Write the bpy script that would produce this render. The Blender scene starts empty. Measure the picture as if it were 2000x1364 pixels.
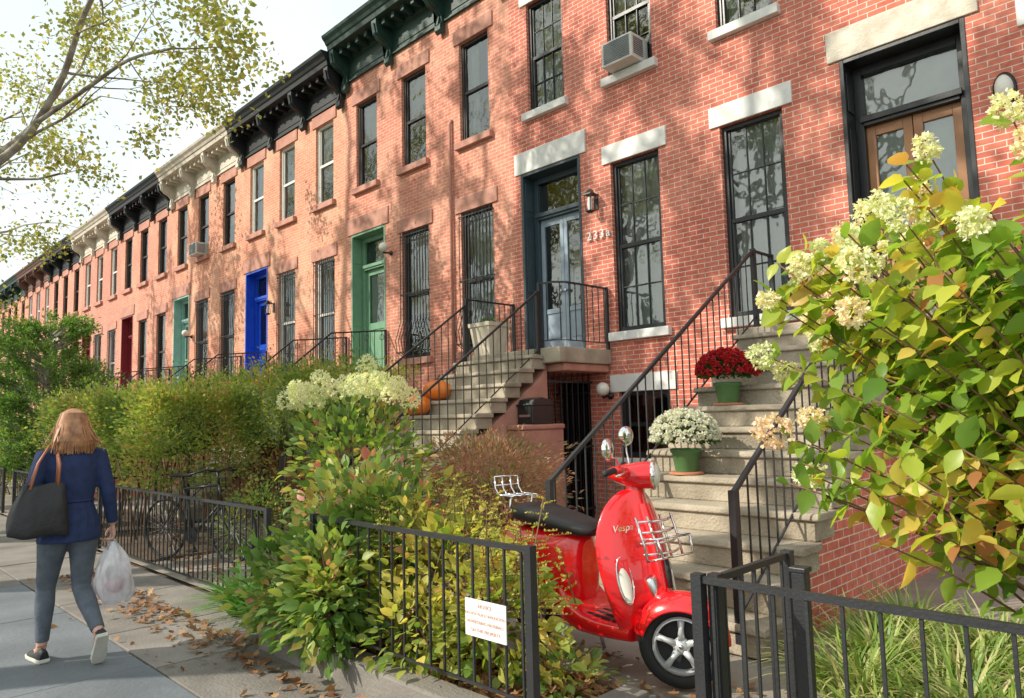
import bpy, math, random
import numpy as np
from mathutils import Vector, Matrix, noise
random.seed(7); rng=np.random.default_rng(7)
scene=bpy.context.scene; COL=scene.collection
pi=math.pi; rad=math.radians
D=8.6
# ---------------------------------------------------------------- materials
def nmat(name):
    m=bpy.data.materials.new(name); m.use_nodes=True
    return m,m.node_tree,m.node_tree.nodes["Principled BSDF"]
def N(nt,t,**k):
    n=nt.nodes.new(t)
    for a,b in k.items():
        if a in n.inputs: n.inputs[a].default_value=b
        else: setattr(n,a,b)
    return n
def ramp(nt,fac,stops):
    r=nt.nodes.new('ShaderNodeValToRGB'); e=r.color_ramp.elements
    while len(e)<len(stops): e.new(.5)
    for i,(p,c) in enumerate(stops):
        e[i].position=p; e[i].color=(c[0],c[1],c[2],1)
    nt.links.new(fac,r.inputs[0]); return r
def mat(name,c,rough=.6,var=.18,scale=6,metal=0,bump=0,bs=40,c2=None,coat=0,spec=.5):
    m,nt,b=nmat(name); L=nt.links
    tc=N(nt,'ShaderNodeTexCoord'); nz=N(nt,'ShaderNodeTexNoise'); nz.inputs['Scale'].default_value=scale; nz.inputs['Detail'].default_value=6
    L.new(tc.outputs['Object'],nz.inputs['Vector'])
    if c2 is None:
        a=[x*(1-var) for x in c]; d=[min(1,x*(1+var)) for x in c]
    else: a,d=c,c2
    r=ramp(nt,nz.outputs['Fac'],[(.3,a),(.7,d)])
    L.new(r.outputs[0],b.inputs['Base Color'])
    b.inputs['Roughness'].default_value=rough; b.inputs['Metallic'].default_value=metal
    b.inputs['Specular IOR Level'].default_value=spec
    if coat: b.inputs['Coat Weight'].default_value=coat; b.inputs['Coat Roughness'].default_value=.04
    if bump:
        n2=N(nt,'ShaderNodeTexNoise'); n2.inputs['Scale'].default_value=bs; n2.inputs['Detail'].default_value=5
        L.new(tc.outputs['Object'],n2.inputs['Vector'])
        bp=N(nt,'ShaderNodeBump'); bp.inputs['Strength'].default_value=bump; bp.inputs['Distance'].default_value=.02
        L.new(n2.outputs['Fac'],bp.inputs['Height']); L.new(bp.outputs[0],b.inputs['Normal'])
    return m
def brick(name,c1,c2,mortar,wash,washamt=.35):
    m,nt,b=nmat(name); L=nt.links
    tc=N(nt,'ShaderNodeTexCoord'); sp=N(nt,'ShaderNodeSeparateXYZ'); L.new(tc.outputs['Object'],sp.inputs[0])
    ad=N(nt,'ShaderNodeMath',operation='ADD'); L.new(sp.outputs[0],ad.inputs[0]); L.new(sp.outputs[1],ad.inputs[1])
    cb=N(nt,'ShaderNodeCombineXYZ'); L.new(ad.outputs[0],cb.inputs[0]); L.new(sp.outputs[2],cb.inputs[1])
    br=N(nt,'ShaderNodeTexBrick'); L.new(cb.outputs[0],br.inputs['Vector'])
    br.inputs['Scale'].default_value=1; br.inputs['Mortar Size'].default_value=.0054; br.inputs['Mortar Smooth'].default_value=.3
    br.inputs['Brick Width'].default_value=.203; br.inputs['Row Height'].default_value=.067; br.inputs['Bias'].default_value=-.1
    br.inputs['Color1'].default_value=(*c1,1); br.inputs['Color2'].default_value=(*c2,1); br.inputs['Mortar'].default_value=(*mortar,1)
    nz=N(nt,'ShaderNodeTexNoise'); nz.inputs['Scale'].default_value=.9; nz.inputs['Detail'].default_value=9; nz.inputs['Roughness'].default_value=.65
    L.new(tc.outputs['Object'],nz.inputs['Vector'])
    r=ramp(nt,nz.outputs['Fac'],[(.42,(0,0,0)),(.75,(washamt,)*3)])
    mx=N(nt,'ShaderNodeMixRGB'); L.new(r.outputs[0],mx.inputs[0]); L.new(br.outputs['Color'],mx.inputs[1]); mx.inputs[2].default_value=(*wash,1)
    nz2=N(nt,'ShaderNodeTexNoise'); nz2.inputs['Scale'].default_value=14; nz2.inputs['Detail'].default_value=4
    L.new(tc.outputs['Object'],nz2.inputs['Vector'])
    r2=ramp(nt,nz2.outputs['Fac'],[(.3,(.78,.78,.78)),(.7,(1.12,1.12,1.12))])
    mm=N(nt,'ShaderNodeMixRGB',blend_type='MULTIPLY'); mm.inputs[0].default_value=1
    L.new(mx.outputs[0],mm.inputs[1]); L.new(r2.outputs[0],mm.inputs[2]); L.new(mm.outputs[0],b.inputs['Base Color'])
    b.inputs['Roughness'].default_value=.82
    bp=N(nt,'ShaderNodeBump',invert=True); bp.inputs['Strength'].default_value=.6; bp.inputs['Distance'].default_value=.008
    L.new(br.outputs['Fac'],bp.inputs['Height']); L.new(bp.outputs[0],b.inputs['Normal'])
    return m
def leafmat(name,stops,trans=.35,rough=.45):
    m,nt,b=nmat(name); L=nt.links
    at=N(nt,'ShaderNodeAttribute',attribute_name='tint')
    r=ramp(nt,at.outputs['Fac'],stops); L.new(r.outputs[0],b.inputs['Base Color'])
    b.inputs['Roughness'].default_value=rough
    tr=N(nt,'ShaderNodeBsdfTranslucent'); g=N(nt,'ShaderNodeMixRGB',blend_type='MULTIPLY'); g.inputs[0].default_value=1
    g.inputs[2].default_value=(1.6,1.6,.9,1); L.new(r.outputs[0],g.inputs[1]); L.new(g.outputs[0],tr.inputs[0])
    mx=N(nt,'ShaderNodeMixShader'); mx.inputs[0].default_value=trans
    L.new(b.outputs[0],mx.inputs[1]); L.new(tr.outputs[0],mx.inputs[2])
    L.new(mx.outputs[0],nt.nodes['Material Output'].inputs[0]); return m
def glassmat(name,ior=2.3,tint=(.88,.92,.92),wav=.04):
    m,nt,b=nmat(name); L=nt.links; nt.nodes.remove(b)
    t=N(nt,'ShaderNodeBsdfTransparent'); t.inputs[0].default_value=(*tint,1)
    g=N(nt,'ShaderNodeBsdfGlossy'); g.inputs['Roughness'].default_value=.03; g.inputs[0].default_value=(.9,.95,.95,1)
    f=N(nt,'ShaderNodeFresnel'); f.inputs[0].default_value=ior
    tc=N(nt,'ShaderNodeTexCoord'); nz=N(nt,'ShaderNodeTexNoise'); nz.inputs['Scale'].default_value=2.5
    L.new(tc.outputs['Object'],nz.inputs['Vector']); bp=N(nt,'ShaderNodeBump'); bp.inputs['Strength'].default_value=wav; bp.inputs['Distance'].default_value=.2
    L.new(nz.outputs['Fac'],bp.inputs['Height']); L.new(bp.outputs[0],g.inputs['Normal'])
    mx=N(nt,'ShaderNodeMixShader'); L.new(f.outputs[0],mx.inputs[0]); L.new(t.outputs[0],mx.inputs[1]); L.new(g.outputs[0],mx.inputs[2])
    L.new(mx.outputs[0],nt.nodes['Material Output'].inputs[0]); return m
M={}
M['brickA']=brick('brick_red',(.67,.175,.11),(.54,.125,.08),(.78,.65,.55),(.74,.44,.31),.28)
M['brickB']=brick('brick_salmon',(.7,.245,.155),(.58,.17,.11),(.76,.6,.48),(.78,.52,.37),.4)
M['brickC']=brick('brick_tan',(.72,.27,.16),(.62,.2,.12),(.74,.58,.44),(.82,.58,.39),.6)
M['brickD']=brick('brick_dark',(.62,.22,.15),(.52,.16,.11),(.68,.52,.42),(.66,.42,.3),.35)
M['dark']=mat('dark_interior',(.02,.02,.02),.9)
M['stone']=mat('stoop_stone',(.27,.225,.165),.85,c2=(.5,.43,.33),scale=3.0,bump=.7,bs=45)
M['brown']=mat('brownstone',(.42,.19,.14),.85,c2=(.56,.29,.22),scale=4,bump=.3)
M['white']=mat('white_stone',(.66,.65,.62),.6,c2=(.8,.79,.76),scale=5,bump=.1)
M['tanst']=mat('tan_lintel',(.48,.41,.32),.8,c2=(.74,.68,.58),scale=5,bump=.4)
M['black']=mat('black_paint',(.018,.02,.022),.35,bump=.05)
M['iron']=mat('iron_paint',(.024,.025,.028),.42,bump=.15,bs=80)
M['gcorn']=mat('green_cornice_paint',(.012,.038,.031),.5,c2=(.024,.065,.052),bump=.15)
M['bcorn']=mat('black_cornice_paint',(.014,.017,.02),.5,bump=.15)
M['ccorn']=mat('cream_cornice_paint',(.52,.47,.39),.6,c2=(.68,.63,.53),bump=.15)
M['rcorn']=mat('brown_cornice_paint',(.14,.07,.05),.6,bump=.15)
M['wframe']=mat('white_paint',(.72,.71,.66),.5,var=.06)
M['dframe']=mat('dark_brown_paint',(.035,.03,.028),.4)
M['bcase']=mat('slate_casing_paint',(.04,.065,.08),.35,var=.1)
M['bdoor']=mat('pale_grey_door_paint',(.3,.37,.44),.35,var=.1)
M['gdoor']=mat('green_door_paint',(.17,.33,.21),.4,var=.08)
M['cobalt']=mat('cobalt_paint',(.01,.08,.6),.35,var=.1)
M['teal']=mat('pale_teal_paint',(.3,.52,.46),.45,var=.1)
M['rdoor']=mat('red_door_paint',(.22,.02,.03),.4,var=.1)
M['curt']=mat('curtain_cloth',(.66,.7,.64),.9,var=.08)
M['blind']=mat('window_blind',(.66,.61,.5),.8,var=.05)
M['glass']=glassmat('window_glass')
M['wood']=mat('door_wood',(.26,.105,.04),.35,c2=(.42,.2,.08),scale=3,bump=.05)
M['metal']=mat('bright_metal',(.7,.7,.72),.28,metal=1,var=.05)
M['alloy']=mat('silver_wheel_paint',(.66,.67,.69),.3,metal=.3,var=.04)
M['chrome']=mat('chrome',(.85,.85,.87),.08,metal=1,var=.02)
M['rubber']=mat('rubber',(.02,.02,.02),.75,bump=.1)
M['red']=mat('scooter_red_paint',(.8,.008,.014),.22,var=.03,coat=1)
M['bark']=mat('tree_bark',(.16,.13,.1),.9,c2=(.5,.46,.38),scale=5,bump=.5,bs=12)
M['stem']=mat('plant_stem',(.16,.09,.045),.8)
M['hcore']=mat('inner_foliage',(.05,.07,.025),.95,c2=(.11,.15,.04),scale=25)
M['soil']=mat('soil',(.07,.045,.03),.95,c2=(.16,.11,.07),scale=9,bump=.6,bs=30)
M['terra']=mat('terracotta',(.5,.18,.09),.8,var=.12,bump=.1)
M['gpot']=mat('green_pot',(.08,.18,.06),.5)
M['cream']=mat('cream_planter',(.6,.53,.41),.6,var=.08)
M['plas']=mat('grey_plastic',(.16,.18,.2),.5)
M['bplas']=mat('blue_plastic',(.03,.14,.4),.5)
M['acw']=mat('ac_casing',(.62,.62,.58),.5,var=.05)
# ---------------------------------------------------------------- builder
OFF={}
class MB:
    def __init__(s): s.v=[];s.f=[];s.m=[];s.s=[]
    def add(s,vs,fs,m=0,sm=False):
        o=len(s.v); s.v+= [tuple(v) for v in vs]
        for f in fs: s.f.append(tuple(i+o for i in f)); s.m.append(m); s.s.append(sm)
    def box(s,x0,x1,y0,y1,z0,z1,m=0):
        s.add([(x0,y0,z0),(x1,y0,z0),(x1,y1,z0),(x0,y1,z0),(x0,y0,z1),(x1,y0,z1),(x1,y1,z1),(x0,y1,z1)],
              [(0,3,2,1),(4,5,6,7),(0,1,5,4),(1,2,6,5),(2,3,7,6),(3,0,4,7)],m)
    def tube(s,pts,r,n=6,m=0,sm=True,flat=None):
        pts=[Vector(p) for p in pts]
        if not hasattr(r,'__len__'): r=[r]*len(pts)
        t0=(pts[1]-pts[0]).normalized()
        ref=Vector((0,0,1)) if abs(t0.z)<.9 else Vector((1,0,0))
        u=t0.cross(ref).normalized(); vs=[]
        for i,p in enumerate(pts):
            t=(pts[min(i+1,len(pts)-1)]-pts[max(i-1,0)])
            if t.length<1e-9: t=t0.copy()
            t.normalize(); u=(u-t*u.dot(t))
            if u.length<1e-6: u=t.orthogonal()
            u.normalize(); w=t.cross(u)
            ph=pi/4 if n==4 else 0
            for k in range(n):
                a=2*pi*k/n+ph; vs.append(p+(u*math.cos(a)+w*math.sin(a)*(flat or 1))*r[i])
        fs=[]; L=len(pts)
        for i in range(L-1):
            for k in range(n):
                a=i*n+k;b=i*n+(k+1)%n; fs.append((a,b,b+n,a+n))
        fs.append(tuple(range(n-1,-1,-1))); fs.append(tuple((L-1)*n+k for k in range(n)))
        s.add(vs,fs,m,sm and n>4)
    def loft(s,rings,m=0,sm=True,cap=True,loop=False):
        n=len(rings[0]); vs=[p for r in rings for p in r]; fs=[]; L=len(rings)
        for i in range(L if loop else L-1):
            for k in range(n):
                a=i*n+k;b=i*n+(k+1)%n;j=((i+1)%L)*n; fs.append((a,b,j+(k+1)%n,j+k))
        s.add(vs,fs,m,sm)
        if cap and not loop:
            s.add(rings[0],[tuple(range(n-1,-1,-1))],m,False); s.add(rings[-1],[tuple(range(n))],m,False)
    def lathe(s,prof,c=(0,0,0),n=20,m=0,axis='z',sm=True,cap=True):
        rings=[]
        for r,h in prof:
            q=[]
            for k in range(n):
                a=2*pi*k/n; x,y=r*math.cos(a),r*math.sin(a)
                p=(x,y,h) if axis=='z' else ((x,h,y) if axis=='y' else (h,x,y))
                q.append((p[0]+c[0],p[1]+c[1],p[2]+c[2]))
            rings.append(q)
        s.loft(rings,m,sm,cap=cap)
    def ball(s,c,r,n=12,m=0):
        if not hasattr(r,'__len__'): r=(r,r,r)
        rings=[]
        for i in range(n//2+1):
            t=max(.02,min(pi-.02,pi*i/(n//2)))
            rings.append([(c[0]+r[0]*math.sin(t)*math.cos(2*pi*k/n),c[1]+r[1]*math.sin(t)*math.sin(2*pi*k/n),c[2]-r[2]*math.cos(t)) for k in range(n)])
        s.loft(rings,m,True)
    def prism(s,poly,x0,x1,m=0):  # poly in (y,z) extruded in x
        n=len(poly); vs=[(x0,y,z) for y,z in poly]+[(x1,y,z) for y,z in poly]
        fs=[(k,(k+1)%n,n+(k+1)%n,n+k) for k in range(n)]+[tuple(range(n-1,-1,-1)),tuple(range(n,2*n))]
        s.add(vs,fs,m)
    def xf(s,mtx,start=0):
        for i in range(start,len(s.v)): s.v[i]=tuple(mtx@Vector(s.v[i]))
def tag(ob,label=None,cat=None,group=None,kind=None):
    if label: ob['label']=label
    if cat: ob['category']=cat
    if group: ob['group']=group
    if kind: ob['kind']=kind
def thing(name,loc,rotz=0,label=None,cat=None,group=None,scale=1):
    e=bpy.data.objects.new(name,None); e.location=loc; e.rotation_euler=(0,0,rotz); e.empty_display_size=.2; e.scale=(scale,)*3
    COL.objects.link(e); OFF[e.name]=Vector((0,0,0)); tag(e,label,cat,group); return e
def mk(name,mb,mats,parent=None,bevel=0,sub=0,label=None,cat=None,group=None,kind=None,remesh=0,smooth=0,fixn=True):
    vs=np.array(mb.v,dtype=float)
    lo,hi=vs.min(0),vs.max(0); o=Vector(((lo[0]+hi[0])/2,(lo[1]+hi[1])/2,(lo[2]+hi[2])/2 if parent else lo[2]))
    me=bpy.data.meshes.new(name); me.from_pydata((vs-np.array(o)).tolist(),[],mb.f)
    if not isinstance(mats,(list,tuple)): mats=[mats]
    for m in mats: me.materials.append(M[m] if isinstance(m,str) else m)
    me.polygons.foreach_set('material_index',mb.m); me.polygons.foreach_set('use_smooth',mb.s)
    me.update()
    ob=bpy.data.objects.new(name,me); COL.objects.link(ob)
    if parent: ob.parent=parent; ob.location=o-OFF[parent.name]
    else: ob.location=o
    OFF[ob.name]=o
    if remesh:
        r=ob.modifiers.new('r','REMESH'); r.mode='VOXEL'; r.voxel_size=remesh; r.use_smooth_shade=True
    if smooth:
        r=ob.modifiers.new('s','SMOOTH'); r.factor=.5; r.iterations=smooth
    if bevel:
        r=ob.modifiers.new('b','BEVEL'); r.width=bevel; r.segments=2; r.limit_method='ANGLE'
    if sub:
        r=ob.modifiers.new('u','SUBSURF'); r.levels=sub; r.render_levels=sub
    tag(ob,label,cat,group,kind); return ob
TPL={'quad':(np.array([(0,0,0),(.5,.34,.07),(1,0,-.06),(.5,-.34,.07)]),[(0,2,1),(0,3,2)]),
 'narrow':(np.array([(0,0,0),(.4,.17,.04),(1,0,-.12),(.4,-.17,.04)]),[(0,2,1),(0,3,2)]),
 'ovate':(np.array([(0,0,0),(.22,.24,.06),(.5,.3,.07),(.78,.17,.0),(1,0,-.13),(.78,-.17,.0),(.5,-.3,.07),(.22,-.24,.06),(.5,0,.01)]),
   [(0,8,1),(1,8,2),(2,8,3),(3,8,4),(4,8,5),(5,8,6),(6,8,7),(7,8,0)]),
 'lobed':(np.array([(0,0,0),(.1,.38,.05),(.38,.24,.02),(.55,.5,.06),(.62,.2,0),(1,0,-.08),(.62,-.2,0),(.55,-.5,.06),(.38,-.24,.02),(.1,-.38,.05)]),
   [(0,2,1),(0,4,2),(2,4,3),(0,5,4),(0,6,5),(0,8,6),(8,7,6),(0,9,8)])}
def leaves(name,P,S,mats,parent=None,tpl='quad',dirs=None,up=.5,tint=None,label=None,cat=None,group=None,kind=None,droop=0.2):
    P=np.asarray(P,float); n=len(P); S=np.broadcast_to(np.asarray(S,float),(n,))
    if dirs is None:
        dirs=rng.normal(size=(n,3)); dirs[:,2]-=droop
    else: dirs=np.asarray(dirs,float)+rng.normal(size=(n,3))*.25
    a=dirs/np.linalg.norm(dirs,axis=1,keepdims=True)
    q=rng.normal(size=(n,3)); q[:,2]=np.abs(q[:,2])*(1-up)+up*2.2
    q=q-a*(q*a).sum(1,keepdims=True); nn=q/np.linalg.norm(q,axis=1,keepdims=True)
    b=np.cross(nn,a)
    V,F=TPL[tpl]; k=len(V)
    pts=P[:,None,:]+S[:,None,None]*(V[None,:,0:1]*a[:,None,:]+V[None,:,1:2]*b[:,None,:]+V[None,:,2:3]*nn[:,None,:])
    pts=pts.reshape(-1,3)
    F=np.array(F); fa=(np.arange(n)*k)[:,None,None]+F[None]; fa=fa.reshape(-1,3)
    lo,hi=pts.min(0),pts.max(0); o=Vector(((lo[0]+hi[0])/2,(lo[1]+hi[1])/2,(lo[2]+hi[2])/2 if parent else lo[2]))
    me=bpy.data.meshes.new(name); me.vertices.add(len(pts)); me.vertices.foreach_set('co',(pts-np.array(o)).ravel())
    me.loops.add(fa.size); me.loops.foreach_set('vertex_index',fa.ravel().astype(np.int32))
    me.polygons.add(len(fa)); me.polygons.foreach_set('loop_start',(np.arange(len(fa))*3).astype(np.int32))
    me.update(calc_edges=True)
    if tint is None: tint=np.clip(rng.normal(.45,.22,n),0,1)
    at=me.attributes.new('tint','FLOAT','POINT'); at.data.foreach_set('value',np.repeat(tint,k).astype(np.float32))
    me.materials.append(mats)
    ob=bpy.data.objects.new(name,me); COL.objects.link(ob)
    if parent: ob.parent=parent; ob.location=o-OFF[parent.name]
    else: ob.location=o
    OFF[ob.name]=o; tag(ob,label,cat,group,kind); return ob
def text(name,body,size,m,parent,loc,mtx,ext=.003,align='CENTER',shear=0,sp=1):
    cu=bpy.data.curves.new('t','FONT'); cu.body=body; cu.size=size; cu.extrude=ext; cu.align_x=align; cu.align_y='CENTER'; cu.shear=shear; cu.resolution_u=3; cu.space_character=sp
    ob=bpy.data.objects.new('t',cu); COL.objects.link(ob); dg=bpy.context.evaluated_depsgraph_get(); dg.update()
    me=bpy.data.meshes.new_from_object(ob.evaluated_get(dg)); bpy.data.objects.remove(ob)
    me.transform(mtx); me.materials.clear(); me.materials.append(M[m] if isinstance(m,str) else m)
    o=bpy.data.objects.new(name,me); COL.objects.link(o); o.parent=parent; o.location=Vector(loc)-OFF[parent.name]; OFF[o.name]=Vector(loc); return o
RX=Matrix.Rotation(pi/2,4,'X')
# ---------------------------------------------------------------- camera / light
a=rad(45.4);P=rad(5.43);ro=.025
Fw=Vector((-math.sin(a)*math.cos(P),math.cos(a)*math.cos(P),math.sin(P))); R=Vector((math.cos(a),math.sin(a),0)); U=R.cross(Fw)
R2=R*math.cos(ro)-U*math.sin(ro); U2=U*math.cos(ro)+R*math.sin(ro)
cd=bpy.data.cameras.new('camera'); cam=bpy.data.objects.new('camera',cd); COL.objects.link(cam)
cd.lens=25.56; cd.sensor_width=36; cd.clip_end=3000; cd.clip_start=.05
mw=Matrix.Identity(4)
for i in range(3): mw[i][0]=R2[i]; mw[i][1]=U2[i]; mw[i][2]=-Fw[i]
mw[2][3]=1.56; cam.matrix_world=mw; scene.camera=cam
EL=rad(35); sd=Vector((-.5,-.86,0)).normalized()   # horizontal direction to the sun
tosun=Vector((sd.x*math.cos(EL),sd.y*math.cos(EL),math.sin(EL)))
ld=bpy.data.lights.new('sun','SUN'); ld.energy=5; ld.angle=rad(.5); ld.color=(1,.93,.8)
lo_=bpy.data.objects.new('sun',ld); COL.objects.link(lo_); lo_.rotation_euler=tosun.to_track_quat('Z','Y').to_euler(); lo_.location=(0,0,30)
w=bpy.data.worlds.new('World'); scene.world=w; w.use_nodes=True; nt=w.node_tree
bg=nt.nodes['Background']; sky=nt.nodes.new('ShaderNodeTexSky'); sky.sky_type='NISHITA'; sky.sun_disc=False
sky.sun_elevation=EL; sky.sun_rotation=math.atan2(sd.x,sd.y); sky.dust_density=3; sky.air_density=1.0
tc=nt.nodes.new('ShaderNodeTexCoord'); nz=nt.nodes.new('ShaderNodeTexNoise'); nz.inputs['Scale'].default_value=1.6; nz.inputs['Detail'].default_value=6
nt.links.new(tc.outputs['Generated'],nz.inputs['Vector'])
rr=ramp(nt,nz.outputs['Fac'],[(.35,(.68,.68,.68)),(.65,(.92,.92,.92))])
mx=nt.nodes.new('ShaderNodeMixRGB'); nt.links.new(rr.outputs[0],mx.inputs[0]); nt.links.new(sky.outputs[0],mx.inputs[1]); mx.inputs[2].default_value=(8.0,8.8,8.6,1)
nt.links.new(mx.outputs[0],bg.inputs[0]); bg.inputs[1].default_value=.15
scene.view_settings.view_transform='Standard'; scene.view_settings.look='None'; scene.view_settings.exposure=0
# ---------------------------------------------------------------- ground
M['asph']=mat('asphalt',(.045,.045,.048),.9,var=.3,scale=30,bump=.3,bs=90)
M['conc']=mat('pavement_concrete',(.17,.155,.14),.85,c2=(.28,.25,.225),scale=2.2,bump=.4,bs=60)
M['blue']=mat('bluestone',(.12,.135,.15),.8,c2=(.19,.21,.23),scale=1.6,bump=.3,bs=30)
M['pink']=mat('pavement_worn',(.15,.135,.12),.85,c2=(.25,.225,.2),scale=3,bump=.4,bs=50)
M['land']=mat('land',(.07,.08,.05),.95,scale=.1)
mb=MB(); mb.box(-900,900,-900,900,-.5,-.16); mk('ground',mb,'land',kind='structure')
mb=MB(); mb.add([(-300,-9.5,-.13),(60,-9.5,-.13),(60,-1.95,-.13),(-300,-1.95,-.13)],[(0,1,2,3)]); mk('road',mb,'asph',kind='structure')
mb=MB(); mb.box(-300,60,-1.95,-1.8,-.14,.0); mk('kerb',mb,'conc',bevel=.01,kind='structure')
mb=MB(); 
rows=[(-1.8,-.5),(-.5,.55),(.55,1.75),(1.75,2.84)]
mb.box(-120,20,-1.8,9,-.15,-.02,3)
for ri,(y0,y1) in enumerate(rows):
    x=6.0+random.random()
    while x>-60:
        L=random.uniform(1.2,2.1) if ri in(1,2) else random.uniform(1.0,1.6)
        g=.008; m=(1 if ri in (1,2) else (0 if random.random()<.6 else 2))
        if random.random()<.2: m=2
        zz=random.uniform(-.004,.004)
        mb.box(x-L+g,x-g,y0+g,y1-g,-.05,zz,m); x-=L
mk('pavement',mb,['conc','blue','pink','soil'],bevel=.006,kind='structure')
mb=MB(); mb.add([(-70,2.85,.02),(8,2.85,.02),(8,D+.3,.02),(-70,D+.3,.02)],[(0,1,2,3)])
mk('front_yard',mb,mat('yard_paving',(.22,.19,.16),.85,c2=(.35,.31,.27),scale=2,bump=.3),kind='structure')
# ---------------------------------------------------------------- houses
def winpart(H,x,z0,z1,wd,fm,lm,sm,cols,rows,guard,cur,near,y=.1,lh=.28,lov=.14):
    mb=MB(); x0,x1=x-wd/2,x+wd/2; t=.06; zm=(z0+z1)/2
    mb.box(x0,x0+t,y-.04,y+.06,z0,z1);mb.box(x1-t,x1,y-.04,y+.06,z0,z1)
    mb.box(x0+t,x1-t,y-.04,y+.06,z1-t,z1);mb.box(x0+t,x1-t,y-.04,y+.06,z0,z0+t*1.3)
    mb.box(x0+t,x1-t,y-.025,y+.05,zm-.03,zm+.03)
    for s,(a,b) in enumerate(((z0+t*1.3,zm-.03),(zm+.03,z1-t))):
        yy=y+(.0 if s else -.012)
        for q in (x0+t,x1-t-.035): mb.box(q,q+.035,yy-.01,yy+.03,a,b)
        for c in range(1,cols):
            xx=x0+t+.03+(wd-2*t-.06)*c/cols; mb.box(xx-.009,xx+.009,yy-.004,yy+.024,a,b)
        for r in range(1,rows):
            z=a+(b-a)*r/rows; mb.box(x0+t+.035,x1-t-.035,yy-.002,yy+.022,z-.009,z+.009)
    W=mk('window',mb,fm,H,bevel=.004 if near else 0)
    mb=MB(); mb.add([(x0+t,y+.01,z0+t),(x1-t,y+.01,z0+t),(x1-t,y+.01,z1-t),(x0+t,y+.01,z1-t)],[(0,1,2,3)]); mk('pane',mb,'glass',W)
    if cur:
        mb=MB(); k=40
        for side in ([0] if cur=='full' else ([1,2] if cur=='split' else [3])):
            if side==3:
                zb=z0+(z1-z0)*random.choice([.35,.5,.55]); mb.add([(x0+.02,y+.1,zb),(x1-.02,y+.1,zb),(x1-.02,y+.1,z1),(x0+.02,y+.1,z1)],[(0,1,2,3)],1)
            else:
                a,b=(x0,x1) if side==0 else ((x0,x0+wd*.36) if side==1 else (x1-wd*.36,x1))
                vs=[];ph=random.random()*6
                for i in range(k+1):
                    xx=a+(b-a)*i/k; yy=y+.13+.018*math.sin(i*1.35+ph)+.01*math.sin(i*.5)
                    vs+=[(xx,yy,z0),(xx,yy+.01,z1)]
                mb.add(vs,[(2*i,2*i+2,2*i+3,2*i+1) for i in range(k)],0,True)
        mk('curtain' if cur!='blind' else 'window_shade',mb,['curt','blind'],W)
    mb=MB(); mb.box(x0-.09,x1+.09,-.09,.07,z0-.13,z0-.003); mk('sill',mb,sm,W,bevel=.008 if near else 0)
    if lm:
        mb=MB(); mb.box(x0-lov,x1+lov,-.028,.05,z1+.003,z1+lh); mk('lintel',mb,lm,W,bevel=.006 if near else 0)
    if guard:
        mb=MB(); nb=9
        for i in range(nb+1):
            xx=x0+.02+(wd-.04)*i/nb; q=[(xx,.03,z1-.02),(xx,-.06,z1-.05),(xx,-.07,z1-.6),(xx,-.07,z0+.75),(xx+.0,-.2,z0+.35),(xx,-.16,z0+.12),(xx,.03,z0+.02)] if guard=='belly' else [(xx,-.05,z1-.02),(xx,-.05,z0+.02)]
            mb.tube(q,.008,4)
        for zz,yy in ((z1-.1,-.065 if guard=='belly' else -.05),((z0+z1)/2,-.07 if guard=='belly' else -.05),(z0+.12,-.16 if guard=='belly' else -.05)):
            mb.tube([(x0-.03,.0,zz),(x0-.0,yy,zz),(x1,yy,zz),(x1+.03,.0,zz)],.011,4)
        for i in range(nb):
            cx=x0+.02+(wd-.04)*(i+.5)/nb; zc=z1-.22
            mb.tube([(cx+.035*math.cos(t*pi/4),-.068 if guard=='belly' else -.05,zc+.05*math.sin(t*pi/4)) for t in range(9)],.005,4)
        mk('window_guard',mb,'iron',W)
    return W
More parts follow.
